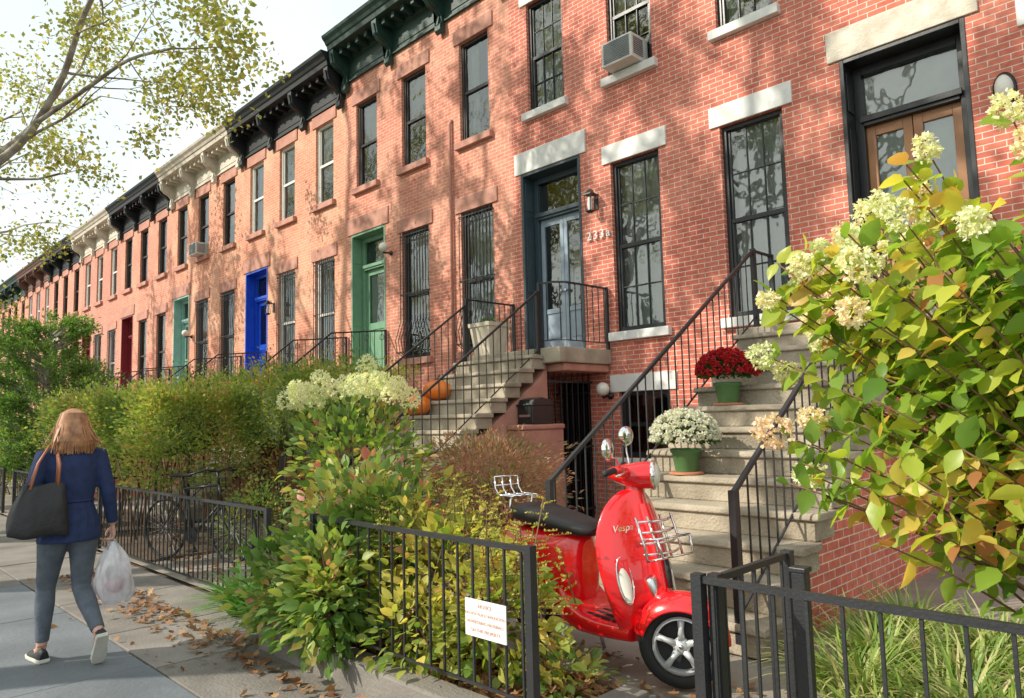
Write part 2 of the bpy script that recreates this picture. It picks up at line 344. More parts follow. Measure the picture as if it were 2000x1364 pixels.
def doorpart(H,style,fm,dm,lm,near,x0=.2,x1=1.5,z0=2.6,z1=5.66,n=0):
    y=.3; mb=MB(); t=.1
    mb.box(x0,x0+.05,-.01,y,z0,z1);mb.box(x1-.05,x1,-.01,y,z0,z1);mb.box(x0+.05,x1-.05,-.01,y,z1-.05,z1)
    mb.box(x0+.05,x0+.05+t,y-.06,y+.06,z0,z1-.05);mb.box(x1-.05-t,x1-.05,y-.06,y+.06,z0,z1-.05)
    mb.box(x0+.15,x1-.15,y-.06,y+.06,z1-.15,z1-.05); zt=z1-.72; mb.box(x0+.15,x1-.15,y-.08,y+.06,zt-.06,zt+.06)
    mb.box(x0+.12,x1-.12,y-.11,y-.08,zt-.02,zt+.05)
    for s in (x0+.051,):
        for a,b in ((z0+.15,z0+.9),(z0+1.05,zt-.1),(zt+.1,z1-.15)):
            mb.box(s,s+.012,.04,y-.08,a,b)
    mk('door_frame',mb,fm,H,bevel=.005 if near else 0)
    mb=MB(); mb.add([(x0+.15,y,zt+.06),(x1-.15,y,zt+.06),(x1-.15,y,z1-.15),(x0+.15,y,z1-.15)],[(0,1,2,3)])
    if n==0: mb.add([(x0+.15,y+.06,zt+.06),(x1-.15,y+.06,zt+.06),(x1-.15,y+.06,z1-.15),(x0+.15,y+.06,z1-.15)],[(0,1,2,3)],1)
    mk('transom_window',mb,['glass','wframe'],H)
    a,b=x0+.15,x1-.15; zt-=.06
    leafs=[(a,(a+b)/2-.004),((a+b)/2+.004,b)] if style!='panel' else [(a,b)]
    for l,r in leafs:
        mb=MB(); f=.1 if n!=1 else .075; yy=y-.0
        gz=z0+.75 if style=='half' else z0+.5
        mb.box(l,l+f,yy,yy+.05,z0,zt); mb.box(r-f,r,yy,yy+.05,z0,zt); mb.box(l+f,r-f,yy,yy+.05,zt-.12,zt)
        mb.box(l+f,r-f,yy,yy+.05,z0,z0+.2)
        if style=='panel':
            mb.box(l+f,r-f,yy+.002,yy+.048,z0+.95,z0+1.1); mb.box(l+f,r-f,yy+.02,yy+.04,z0+.2,z0+.95)
            mb.box(l+f+.06,r-f-.06,yy+.005,yy+.02,z0+.3,z0+.85)
            g0=z0+1.1
        else:
            mb.box(l+f,r-f,yy+.002,yy+.048,gz-.08,gz); mb.box(l+f,r-f,yy+.02,yy+.04,z0+.2,gz-.08); g0=gz
            mb.box(l+f+.04,r-f-.04,yy+.006,yy+.02,z0+.25,gz-.13)
        dl=mk('door',mb,dm,H,bevel=.005 if near else 0)
        mb=MB(); mb.add([(l+f,yy+.025,g0),(r-f,yy+.025,g0),(r-f,yy+.025,zt-.12),(l+f,yy+.025,zt-.12)],[(0,1,2,3)]); mk('pane',mb,'glass',dl)
        if n in (0,2):
            mb=MB(); mb.add([(l+f,yy+.06,g0),(r-f,yy+.06,g0),(r-f,yy+.06,zt-.12),(l+f,yy+.06,zt-.12)],[(0,1,2,3)]); mk('curtain',mb,'curt',dl)
        if n==1:
            mb=MB(); mb.add([(l+f,yy+.3,g0),(r-f,yy+.3,g0),(r-f,yy+.3,g0+1.1),(l+f,yy+.3,g0+1.1)],[(0,1,2,3)]); mb.add([(l+f+.03,yy+.12,g0+.4),(r-f-.02,yy+.12,g0+.4),(r-f-.02,yy+.12,g0+1.0),(l+f+.03,yy+.12,g0+1.0)],[(0,1,2,3)],1); mk('hanging_print',mb,['curt','blind'],dl)
        hx=r-.05 if (l,r)==leafs[0] else l+.05
        mb=MB(); mb.lathe([(.012,0),(.012,-.03),(.028,-.035),(.03,-.055),(.015,-.068)],(hx,yy,z0+1.02),10,0,'y'); mk('handle',mb,'metal',dl)
    mb=MB(); mb.box(x0-.13,x1+.13,-.03,.05,z1+.003,z1+.37); mk('door_lintel',mb,lm,H,bevel=.008 if near else 0)
def cornice(H,m,zb,zt,W,near):
    mb=MB(); e=.004
    prof=[(.0-.001,zb),(-.06,zb),(-.06,zb+.05),(-.035,zb+.06),(-.035,zt-.44),(-.08,zt-.41),(-.1,zt-.33),(-.48,zt-.3),(-.5,zt-.2),(-.53,zt-.18),(-.56,zt-.12),(-.62,zt-.06),(-.64,zt),(.4,zt+.06),(.4,zt-.25),(-.001,zt-.25)]
    mb.prism(prof,e,W-e)
    x=.35
    while x<W-.2:
        mb.box(x-.05,x+.05,-.36,-.08,zt-.44,zt-.31); x+=.33
    for i in range(3):
        mb.box(.3+i*1.72,.3+i*1.72+1.25,-.05,-.03,zb+.12,zt-.52)
    C=mk('cornice',mb,m,H,bevel=.006 if near else 0)
    for x in (.12,1.8,3.5,5.18):
        mb=MB(); p=[(-.035,zb-.2),(-.09,zb-.24),(-.15,zb-.18),(-.15,zb-.08),(-.1,zb+.0),(-.12,zb+.1),(-.2,zb+.2),(-.33,zb+.26),(-.42,zb+.35),(-.46,zt-.4),(-.46,zt-.3),(-.035,zt-.3)]
        mb.prism(p,x-.085,x+.085); mb.prism([(q[0]*1.06-.005,q[1]) for q in p[3:10]]+[(-.05,zt-.42)],x-.04,x+.04)
        mk('bracket',mb,m,C,bevel=.006 if near else 0)
specs={
0:dict(b='brickA',c='gcorn',zt=10.15,fm='black',lm='white',sm='white',dl='tanst',df='black',dd='wood',ds='half',u='black'),
1:dict(b='brickA',c='gcorn',zt=10.15,fm='black',lm='white',sm='white',dl='white',df='bcase',dd='bdoor',ds='half',u='black'),
2:dict(b='brickB',c='gcorn',zt=10.15,fm='dframe',lm='brown',sm='brown',dl='brown',df='gdoor',dd='gdoor',ds='panel',u='dframe',g='belly'),
3:dict(b='brickC',c='bcorn',zt=9.85,fm='wframe',lm='brown',sm='brown',dl='brown',df='cobalt',dd='cobalt',ds='panel',u='wframe',g='flat'),
4:dict(b='brickC',c='ccorn',zt=9.85,fm='dframe',lm='brown',sm='brown',dl='brown',df='teal',dd='teal',ds='panel',u='dframe',g='flat'),
5:dict(b='brickB',c='bcorn',zt=9.85,fm='dframe',lm='brown',sm='brown',dl='brown',df='rdoor',dd='rdoor',ds='panel',u='dframe'),
6:dict(b='brickD',c='ccorn',zt=9.85,fm='wframe',lm='brown',sm='brown',dl='brown',df='rdoor',dd='rdoor',ds='panel',u='wframe',g='flat'),
7:dict(b='brickB',c='bcorn',zt=9.85,fm='dframe',lm='brown',sm='brown',dl='tanst',df='dframe',dd='dframe',ds='panel',u='dframe'),
8:dict(b='brickD',c='rcorn',zt=9.85,fm='dframe',lm='brown',sm='brown',dl='brown',df='dframe',dd='dframe',ds='panel',u='wframe'),
9:dict(b='brickB',c='gcorn',zt=9.85,fm='dframe',lm='brown',sm='brown',dl='brown',df='dframe',dd='gdoor',ds='panel',u='dframe'),
10:dict(b='brickD',c='rcorn',zt=9.85,fm='dframe',lm='brown',sm='brown',dl='brown',df='dframe',dd='rdoor',ds='panel',u='dframe'),
}
hl={0:'red brick row house with double wooden door and stone lintel',1:'red brick row house with pale grey double door, number 233a',2:'salmon brick row house with pale green door and barred windows',
3:'weathered brick row house with cobalt blue door and black cornice',4:'tan brick row house with pale teal door and cream cornice',5:'brick row house with dark red door and black cornice',
6:'brick row house with white windows and cream cornice',7:'brick row house with dark windows and black cornice',8:'dark brick row house with brown cornice',9:'brick row house with dark green cornice',10:'dark brick row house with brown cornice'}
HS={}
for n,s in specs.items():
    x0=-3.3-5.3*n; W=5.3; near=n<3
    H=thing('row_house',(x0,D,0),0,hl[n],'house','brick row houses along the pavement'); HS[n]=H
    ops=[(.2,1.5,2.6,5.66,.36)]+[(c-.43,c+.43,2.78,5.35,.1) for c in (2.52,4.35)]+[(c-.4,c+.4,6.67,8.6,.1) for c in (.82,2.52,4.35)]+[(c-.43,c+.43,.95,1.9,.1) for c in (2.52,4.35)]+[(.72,1.55,.02,2.1,.3)]
    xs=sorted(set([0,W]+[q for o in ops for q in o[:2]])); zs=sorted(set([-.1,s['zt']-.1]+[q for o in ops for q in o[2:4]]))
    mb=MB()
    for i in range(len(xs)-1):
        for j in range(len(zs)-1):
            cx,cz=(xs[i]+xs[i+1])/2,(zs[j]+zs[j+1])/2
            if any(o[0]<cx<o[1] and o[2]<cz<o[3] for o in ops): continue
            mb.add([(xs[i],0,zs[j]),(xs[i+1],0,zs[j]),(xs[i+1],0,zs[j+1]),(xs[i],0,zs[j+1])],[(0,1,2,3)])
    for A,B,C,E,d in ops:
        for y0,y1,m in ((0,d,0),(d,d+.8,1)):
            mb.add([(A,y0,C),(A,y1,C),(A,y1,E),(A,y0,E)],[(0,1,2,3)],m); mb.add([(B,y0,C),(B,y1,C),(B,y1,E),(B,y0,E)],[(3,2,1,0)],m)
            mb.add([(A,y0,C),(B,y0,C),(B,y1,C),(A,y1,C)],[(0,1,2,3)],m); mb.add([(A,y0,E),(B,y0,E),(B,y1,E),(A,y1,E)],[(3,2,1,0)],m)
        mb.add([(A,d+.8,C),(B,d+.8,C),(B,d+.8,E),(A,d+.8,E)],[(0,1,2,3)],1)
    z=s['zt']-.1
    mb.add([(0,0,-.1),(0,9,-.1),(0,9,z),(0,0,z)],[(0,1,2,3)]); mb.add([(W,0,-.1),(W,9,-.1),(W,9,z),(W,0,z)],[(3,2,1,0)])
    mb.add([(0,9,-.1),(W,9,-.1),(W,9,z),(0,9,z)],[(3,2,1,0)]); mb.add([(0,.01,z),(W,.01,z),(W,9,z),(0,9,z)],[(0,1,2,3)],1)
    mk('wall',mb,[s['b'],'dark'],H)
    cols,rows_=(3,2) if n<2 else (1,1)
    for c in (2.52,4.35):
        cu=random.choice(['full','split','blind']) if n>1 else 'full'
        winpart(H,c,2.78,5.35,.86,s['fm'],s['lm'],s['sm'],cols,rows_ if n<2 else 1,s.get('g'),cu if n<6 else None,near)
        winpart(H,c,.95,1.9,.86,s['fm'],s['lm'],s['sm'],1,1,None,None,near,lh=.25)
    for c in (.82,2.52,4.35):
        cu=random.choice(['full','split','blind','blind'])
        winpart(H,c,6.67,8.6,.8,s['u'],s['lm'],s['sm'],cols,rows_,None,cu if n<6 else None,near)
    doorpart(H,s['ds'],s['df'],s['dd'],s['dl'],near,n=n)
    cornice(H,M[s['c']],s['zt']-.95,s['zt'],W,near)
    mb=MB()
    for i in range(8): mb.tube([(.76+i*.107,.08,.05),(.76+i*.107,.08,2.05)],.01,4)
    for z in (.15,1.0,1.9): mb.box(.73,1.54,.07,.09,z,z+.03)
    mk('basement_gate',mb,'iron',H)
H=HS[2]; mb=MB(); mb.tube([(3.7,-.05,2.4),(3.7,-.05,7.1),(3.72,-.02,7.2)],.03,8); mk('downspout',mb,'brown',H)
text('house_number','233a',.19,'white',HS[1],(1.84,-.03,4.3),RX,.012,sp=1.3)
def lantern(H,x,z):
    mb=MB(); mb.box(x-.04,x+.04,-.02,-.001,z-.1,z+.14); mb.tube([(x,-.02,z+.1),(x,-.1,z+.2),(x,-.16,z+.16)],.009,5)
    for i in range(4):
        q=[(-.06,-.06),(.06,-.06),(.06,.06),(-.06,.06)][i]; mb.tube([(x+q[0],-.16+q[1],z+.1),(x+q[0]*.75,-.16+q[1]*.75,z-.14)],.006,4)
    mb.loft([[(x+s*q[0],-.16+s*q[1],z+h) for q in ((-1,-1),(1,-1),(1,1),(-1,1))] for s,h in ((.075,.1),(.07,.12),(.02,.18),(.01,.2))],0,False)
    mb.loft([[(x+s*q[0],-.16+s*q[1],z+h) for q in ((-1,-1),(1,-1),(1,1),(-1,1))] for s,h in ((.02,-.18),(.05,-.15),(.05,-.14))],0,False)
    l=mk('wall_lantern',mb,'black',H)
    mb=MB(); mb.lathe([(.03,-.13),(.04,-.05),(.03,.07)],(x,-.16,z),8); mk('lamp_glass',mb,'white',l)
lantern(HS[1],1.8,4.8); lantern(HS[3],1.85,4.5)
M['globe']=mat('globe_glass',(.78,.75,.66),.2,var=.03)
def globe(H,x,z,nm='globe_light'):
    mb=MB(); mb.ball((x,-.2,z),.1,16,1); mb.lathe([(.05,-.001),(.05,-.03),(.02,-.04),(.02,-.1)],(x,0,z-.1),10,0,'y'); mb.tube([(x,-.08,z-.1),(x,-.2,z-.12),(x,-.2,z-.08)],.02,8)
    mk(nm,mb,['black','globe'],H)
globe(HS[2],1.72,5.1); globe(HS[1],1.95,1.95); globe(HS[4],1.75,4.4)
mb=MB(); mb.lathe([(.13,-.001),(.13,-.04),(.1,-.05)],(0,0,0),20,0,'y'); mb.lathe([(.1,-.05),(.095,-.1),(.06,-.13),(.02,-.14)],(0,0,0),20,1,'y')
mb.xf(Matrix.Translation((1.8,0,4.75))@Matrix.Diagonal((.8,1,1.35,1))); mk('bulkhead_light',mb,['black','globe'],HS[0])
def ac(n,c,z):
    T=thing('air_conditioner',(-3.3-5.3*n+c,D,z),0,'white window air conditioner sticking out over the sill','air conditioner','window air conditioners')
    mb=MB(); mb.box(-.27,.27,-.32,.09,.0,.37); mk('casing',mb,'acw',T,bevel=.012)
    mb=MB()
    for i in range(12): mb.box(-.23,.23,-.332,-.321,.04+i*.026,.05+i*.026)
    for i in range(9):
        mb.box(-.282,-.271,-.28,-.05,.06+i*.03,.07+i*.03); mb.box(.271,.282,-.28,-.05,.06+i*.03,.07+i*.03)
    mk('grille',mb,'plas',T)
ac(1,2.52,6.68); ac(4,2.52,6.68)
# ---------------------------------------------------------------- stoops and railings
def railing(name,parent,pts,h,sp=.12,low=.1,post=.022,bar=.0075,top=.02,scroll=False,postends=True,**k):
    pts=[Vector(p) for p in pts]; hr=MB(); pk=MB()
    hr.tube([p+Vector((0,0,h)) for p in pts],top,4,flat=1)
    if low is not None: hr.tube([p+Vector((0,0,low)) for p in pts],bar*1.3,4)
    for i in range(len(pts)-1):
        A,B=pts[i],pts[i+1]; L=(Vector((B.x,B.y))-Vector((A.x,A.y))).length; n=max(1,int(L/sp))
        for j in range(n):
            p=A.lerp(B,(j+.5)/n); pk.tube([p+Vector((0,0,0 if low is None else low)),p+Vector((0,0,h))],bar,4)
            if scroll and j%2==0:
                q=p+Vector((0,0,h-.13)); d=(B-A).normalized(); pk.tube([q+d*(.05*math.cos(t*pi/4))+Vector((0,0,.06*math.sin(t*pi/4))) for t in range(9)],.006,4)
    if postends:
        for p in (pts[0],pts[-1]): hr.box(p.x-post,p.x+post,p.y-post,p.y+post,p.z-.02,p.z+h+.02)
    o=mk(name,hr,'iron',parent,**k); mk('baluster_row',pk,'iron',o); return o
def stoop(loc,W,nst,run,rise,z0,land,wl,wr,label,steps_m='stone',wallm='brown',void=0):
    T=thing('stoop',loc,0,label,'stoop','stone stoops in front of the houses')
    mb=MB()
    for i in range(nst):
        y0=i*run; z=z0+(i+1)*rise
        yb=(i+1)*run+.05
        mb.box(.03,W-.03,y0+.03,yb,z-rise,z-.055); 
        prof=[(y0+.0,z-.03),(y0-.005,z-.045),(y0+.01,z-.056),(yb,z-.056),(yb,z),(y0+.02,z),(y0+.005,z-.012)]
        mb.prism(prof,0,W)
    mk('steps',mb,steps_m,T,bevel=.01)
    zt=z0+nst*rise; y1=nst*run
    mb=MB(); mb.box(-wl,W+wr,y1-.02,land,zt+.003-.12,zt+.1); mk('landing',mb,steps_m,T,bevel=.015)
    mb=MB()
    poly=[(.15,-.05),(y1+.1,-.05),(y1+.1,zt-.13),(y1-.02,zt-rise-.1),(.15,z0-.02+rise*.3)]
    mb.prism(poly,.06,W-.06)
    if void: mb.box(.05,.3,y1+.1,land-.001,-.05,zt-.125)
    else: mb.box(.05,W-.05,y1+.1,land-.001,-.05,zt-.125)
    mk('side_wall',mb,wallm,T)
    return T,zt,y1
T,zt,y1=stoop((-4.07,4.3,0),1.85,12,.292,.2,.03,4.28,.1,1.0,'wide sandstone stoop with iron railings leading to wooden double door',wallm='brickA')
for xx in (.05,1.66):
    railing('railing',T,[(xx,.05,.12),(xx,3.72,2.55)],.92,sp=.13,low=.14,post=.024,top=.022)
railing('railing',T,[(.02,3.76,2.55),(.02,4.25,2.55)],.93,sp=.13,top=.02)
T2,zt2,y12=stoop((-8.6,4.3,0),1.7,12,.262,.2,.03,4.28,.05,.3,'sandstone stoop with pumpkins and iron railings leading to pale grey door',wallm='brown',void=1)
for xx in (.05,1.62):
    railing('railing',T2,[(xx,.05,.22),(xx,3.1,2.4)],.92,sp=.13,top=.018)
railing('railing',T2,[(-.02,3.2,2.53),(-.02,4.25,2.53)],.92,sp=.13,top=.018)
railing('railing',T2,[(1.62,3.15,2.53),(1.85,3.2,2.53),(1.95,3.35,2.53),(1.96,3.6,2.53),(1.96,4.25,2.53)],.92,sp=.12,top=.018)
mb=MB()
for i in range(8): mb.tube([(1.62,3.3+i*.125,.03),(1.62,3.3+i*.125,2.2)],.011,4)
for z in (.2,1.1,2.05): mb.box(1.605,1.635,3.26,4.25,z,z+.03)
mk('entrance_gate',mb,'iron',T2)
mb=MB(); mb.box(1.66,1.93,2.45,3.24,0,1.4); mb.box(1.64,1.95,2.42,3.25,1.4,1.47); mk('cheek_wall',mb,'brown',T2,bevel=.02)
mb=MB(); mb.box(.35,1.95,3.27,4.27,2.2,2.31); mk('landing_soffit',mb,'brown',T2,bevel=.02)
for n in range(2,8):
    Tn,zz,_=stoop((-8.6-5.3*(n-1),4.6,0),1.6,11,.25,.218,.03,3.98,.05,.2,'brownstone stoop with scrolled iron railings',steps_m='brown' if n%2 else 'stone')
    for xx in (.05,1.55):
        railing('railing',Tn,[(xx,.05,.25),(xx,2.7,2.4),(xx,3.95,2.53)],.88,sp=.17,scroll=True)
# ---------------------------------------------------------------- fences
def fence(pts,h,label,sp=.115,z=0):
    T=thing('iron_fence',(pts[0][0],pts[0][1],z),0,label,'fence','iron fences along the pavement')
    o=pts[0]; loc=[(p[0]-o[0],p[1]-o[1],0) for p in pts]
    railing('rail',T,loc,h,sp=sp,low=.07,post=.022,top=.018,bar=.008)
    return T
fence([(-2.45,2.5),(-4.45,2.5)],.77,'black iron fence on a low stone kerb around the flower bed',z=.17)
fence([(-1.55,2.5),(.6,2.5)],.93,'black iron fence beside the front gate')
fence([(-1.5,2.54),(-1.5,3.15)],.93,'short black iron fence running back to the stoop')
T=thing('gate_post',(-1.33,2.9,0),0,'tall square black iron gate post','post'); mb=MB(); mb.box(-.027,.027,-.027,.027,0,.92); mb.box(-.034,.034,-.034,.034,.92,.94); mk('post',mb,'iron',T,bevel=.004)
x=-5.9
for n in range(9):
    L=4.3 if n else 4.7
    fence([(x,2.88),(x-L,2.88)],.84,'black iron picket fence along the front yards'); x-=L+.9
fence([(-11.6,2.88),(-11.6,5.6)],.84,'black iron picket fence between two yards')
mb=MB(); mb.box(-5.05,-2.3,2.4,2.58,-.04,.16); mb.box(-2.46,-2.3,2.58,3.2,-.04,.15); mb.box(-5.05,-4.9,2.58,3.6,-.04,.15); mk('bed_kerb',mb,'pink',bevel=.015,label='worn stone kerb edging the flower bed',cat='kerb')
mb=MB(); mb.box(-4.9,-2.46,2.58,3.25,0,.11); mk('flower_bed_soil',mb,'soil',kind='structure')
mb=MB(); mb.box(-1.45,1.5,3.0,5.2,0,.05); mk('garden_soil',mb,'soil',kind='structure')
mb=MB(); mb.box(-15,-9,2.95,4.5,0,.05);mb.box(-7.2,-5.2,3.2,5.0,0,.06); mk('yard_soil',mb,'soil',kind='structure')
M['signw']=mat('sign_white',(.75,.75,.72),.4,var=.04); M['signr']=mat('sign_red',(.66,.4,.34),.5); M['lampr']=mat('red_lens',(.5,.01,.01),.2)
S=thing('notice_sign',(-2.72,2.455,.49),rad(1),'white metal notice with faded red letters hung on the iron fence','sign')
mb=MB(); mb.box(-.145,.145,-.004,.002,0,.18); mk('plate',mb,'signw',S,bevel=.001)
for i,(t,sz) in enumerate((('NOTICE',.027),('DO NOT PLACE UNSOLICITED',.0205),('ADVERTISING MATERIALS',.0225),('ON THIS PROPERTY',.0235))):
    text('lettering',t,sz,'signr',S,(0,-.006,.15-i*.039),RX,.0006)
# ---------------------------------------------------------------- pots, planters, bins, mail box
G1=leafmat('mum_leaf',[(0,(.03,.07,.015)),(1,(.1,.2,.05))])
def mum(loc,pm,c0,c1,label,r=.27,s=1):
    T=thing('potted_chrysanthemum',loc,0,label,'potted flowers')
    mb=MB(); mb.lathe([(.09,0),(.12,.18),(.135,.19),(.135,.22),(.12,.22),(.11,.2)],(0,0,0),20); mb.lathe([(.15,-.0),(.15,.012),(.14,.02)],(0,0,0),20,1); mk('pot',mb,[pm,'terra'],T)
    n=900; d=rng.normal(size=(n,3)); d/=np.linalg.norm(d,axis=1,keepdims=True); d[:,2]=np.abs(d[:,2])*1-.25
    Pp=d*np.array([r,r,r*.78])*rng.uniform(.6,.95,(n,1))+np.array([0,0,.32]); leaves('foliage',Pp,.05,G1,T,dirs=d,up=.2)
    fm=leafmat('mum_flower',[(0,c0),(1,c1)],.25); n=420; d=rng.normal(size=(n,3)); d/=np.linalg.norm(d,axis=1,keepdims=True); d[:,2]=np.abs(d[:,2])*1.05-.12
    base=d*np.array([r*1.05,r*1.05,r*.85])+np.array([0,0,.33])+rng.normal(size=(n,3))*.008
    k=16; Pp=np.repeat(base,k,0); dd=np.repeat(d,k,0)*.5+rng.normal(size=(n*k,3))*.8
    leaves('blossoms',Pp,.03,fm,T,tpl='quad',dirs=dd,up=.1)
mum((-3.55,5.62,1.035),'gpot',(.65,.64,.58),(.82,.82,.78),'white chrysanthemums in a green pot on the stone steps',r=.28)
mum((-3.6,6.5,1.635),'gpot',(.35,.008,.015),(.6,.03,.04),'dark red chrysanthemums in a green pot on the stone steps',r=.27)
T=thing('terracotta_pot',(-3.1,8.15,2.53),0,'empty terracotta flower pot on the stoop landing','flower pot'); mb=MB(); mb.lathe([(.12,0),(.17,.2),(.19,.2),(.19,.27),(.17,.27),(.15,.2),(.02,.19)],(0,0,0),22); mk('pot',mb,'terra',T)
T=thing('square_planter',(-8.35,7.75,2.53),0,'cream fluted planter on the stoop landing','planter')
mb=MB()
def sq(h,s): 
    q=[]
    for i in range(32):
        t=2*pi*i/32; c,sn=math.cos(t),math.sin(t); k=s/max(abs(c),abs(sn))*(1 if i%2 else .97); q.append((c*k,sn*k,h))
    return q
mb.loft([sq(0,.17),sq(.45,.23),sq(.46,.25),sq(.52,.255),sq(.52,.22),sq(.47,.2)],0,False); mk('pot',mb,'cream',T)
n=60; leaves('foliage',np.array([(rng.normal()*.12,rng.normal()*.12,.5+rng.random()*.08) for _ in range(n)]),.08,G1,T)
M['pump']=mat('pumpkin_skin',(.72,.15,.015),.4,c2=(.85,.23,.02),scale=4,coat=.2)
def pumpkin(loc,r):
    T=thing('pumpkin',loc,random.random(),'round orange pumpkin sitting on a stone step','pumpkin','pumpkins on the stoop'); mb=MB(); rings=[]
    for i in range(15):
        t=.03+(pi-.06)*i/14; q=[]
        for k in range(60):
            a=2*pi*k/60; rr=r*math.sin(t)**.8*(1-.07*abs(math.cos(a*5))**3*1.0+.03); q.append((rr*math.cos(a),rr*math.sin(a),r*.82-r*.82*math.cos(t)*(.92 if t<pi/2 else .88)))
        rings.append(q)
    mb.loft(rings); mk('flesh',mb,'pump',T); mb=MB(); mb.tube([(0,0,r*1.5),(.01,0,r*1.62),(.03,.01,r*1.8),(.05,.01,r*1.88)],[.03,.02,.016,.02],7); mk('stalk',mb,'stem',T)
pumpkin((-8.22,6.57,1.825),.2); pumpkin((-8.26,6.24,1.62),.19)
T=thing('mailbox',(-6.8,7.12,1.47),0,'black metal mailbox on the brownstone stair wall','mailbox'); mb=MB(); mb.prism([(-.2,.0),(.2,.0),(.2,.25),(.16,.33),(.0,.36),(-.16,.33),(-.2,.25)],-.14,.14); mb.box(-.16,.16,-.22,.22,.25,.27); mk('box',mb,'black',T,bevel=.01)
mb=MB(); mb.box(-.1,.1,-.212,-.202,.1,.13); mk('slot',mb,'metal',T)
for i,(x,m_,l) in enumerate(((-5.5,'plas','grey plastic wheeled bin by the basement window'),(-4.85,'bplas','blue plastic recycling bin by the basement window'))):
    T=thing('waste_bin',(x,7.95,.02),0,l,'bin'); mb=MB(); mb.loft([[(s*p[0],s*p[1],h) for p in ((-1,-1),(1,-1),(1,1),(-1,1))] for s,h in ((.2,.0),(.27,.75),(.29,.76),(.29,.8))],0,False); mk('bin_body',mb,m_,T,bevel=.015)
    mb=MB(); mb.prism([(-.31,.8),(.3,.8),(.3,.87),(0,.9),(-.31,.85)],-.3,.3); mk('lid',mb,m_,T,bevel=.015)
# ---------------------------------------------------------------- vegetation
LT=leafmat('plane_leaf',[(0,(.16,.2,.05)),(.5,(.36,.36,.1)),(1,(.58,.46,.16))],.5)
LH=leafmat('hedge_leaf',[(0,(.09,.16,.035)),(.5,(.24,.32,.07)),(.8,(.45,.42,.12)),(1,(.46,.22,.12))],.42)
LY=leafmat('hydrangea_leaf',[(0,(.11,.22,.03)),(.45,(.27,.41,.055)),(.75,(.53,.55,.08)),(.92,(.7,.52,.12)),(1,(.45,.2,.08))],.48,.38)
LG=leafmat('shrub_leaf',[(0,(.06,.13,.03)),(.45,(.17,.28,.06)),(.72,(.4,.44,.1)),(1,(.55,.18,.16))],.4)
LS=leafmat('spirea_leaf',[(0,(.16,.26,.04)),(.4,(.42,.44,.09)),(.8,(.68,.56,.14)),(1,(.52,.27,.1))],.45)
LR=leafmat('maple_leaf',[(0,(.12,.16,.06)),(.35,(.3,.24,.12)),(.6,(.42,.2,.14)),(1,(.5,.3,.2))],.4)
LP=leafmat('pine_needle',[(0,(.07,.17,.035)),(1,(.26,.42,.09))],.35)
FW=leafmat('flower_cream',[(0,(.6,.66,.42)),(.35,(.8,.79,.62)),(.65,(.8,.68,.52)),(1,(.74,.5,.4))],.35)
LB=leafmat('liriope_blade',[(0,(.1,.2,.03)),(.6,(.28,.38,.08)),(1,(.62,.54,.3))],.3)
LD=leafmat('dead_leaf',[(0,(.14,.06,.03)),(.6,(.33,.17,.08)),(1,(.48,.3,.15))],.2,.7)
def branch(mb,p,d,L,r,dep,maxd,tips,up=.03,nb=3,sp=.75):
    n=max(3,int(L/.4)); pts=[p.copy()]; rs=[r]; d=d.normalized()
    kids=[]
    for i in range(n):
        d=(d+Vector((random.gauss(0,.16),random.gauss(0,.16),random.gauss(0,.12)+up))).normalized()
        p=p+d*(L/n); rs.append(r*(1-.6*(i+1)/n)); pts.append(p.copy())
        if dep<maxd and i>=n*.25: kids.append((p.copy(),d.copy(),rs[-1]))
    mb.tube(pts,rs,7 if r>.06 else (5 if r>.02 else 3))
    if dep>=maxd: tips+=pts[1:]
    else:
        tips.append(pts[-1])
        if len(kids)>nb: 
            kids=[kids[-1]]+random.sample(kids[:-1],nb-1)
        for q,dd,rr in kids:
            nd=(dd+Vector((random.gauss(0,sp),random.gauss(0,sp),random.gauss(0,sp*.6)))).normalized()
            branch(mb,q,nd,L*random.uniform(.55,.75),rr*.75,dep+1,maxd,tips,up,nb,sp)
def tree(loc,limbs,label,leaf_n,spread,lsize,trunk=None,nb=3,maxd=3,seed=1,clump=0,cs=.9,bf=.5):
    random.seed(seed); T=thing('street_tree',loc,0,label,'tree','street trees along the kerb'); mb=MB(); tips=[]
    if trunk: mb.tube(trunk[0],trunk[1],12)
    for pts,r0,r1,L in limbs:
        pts=[Vector(p) for p in pts]; n=len(pts)
        q=[]
        for i in range(n-1):
            for k in range(4):
                t=k/4; p0=pts[max(i-1,0)];p1=pts[i];p2=pts[i+1];p3=pts[min(i+2,n-1)]
                q.append(.5*((2*p1)+(-p0+p2)*t+(2*p0-5*p1+4*p2-p3)*t*t+(-p0+3*p1-3*p2+p3)*t**3))
        q.append(pts[-1]); m=len(q)
        mb.tube(q,[r0+(r1-r0)*i/(m-1) for i in range(m)],9)
        for i in range(int(m*.35),m,2):
            d=(q[i]-q[i-1]).normalized(); nd=(d+Vector((random.gauss(0,.8),random.gauss(0,.8),random.gauss(.1,.6)))).normalized()
            branch(mb,q[i],nd,L*random.uniform(.7,1.2),(r0+(r1-r0)*i/(m-1))*bf,1,maxd,tips,0.0,nb)
        branch(mb,q[-1],(q[-1]-q[-2]),L,r1,1,maxd,tips,0,nb)
    mk('trunk',mb,'bark',T)
    tp=np.array([tuple(t) for t in tips])
    if clump:
        kk=np.array([noise.noise(Vector(t)*cs+Vector((seed,0,0)))>clump for t in tips]); tp=tp[kk]
    idx=rng.integers(0,len(tp),leaf_n)
    Pp=tp[idx]+rng.normal(size=(leaf_n,3))*spread
    leaves('crown',Pp,rng.uniform(.7,1.2,leaf_n)*lsize,LT,T,tpl='quad',up=.3)
    return T
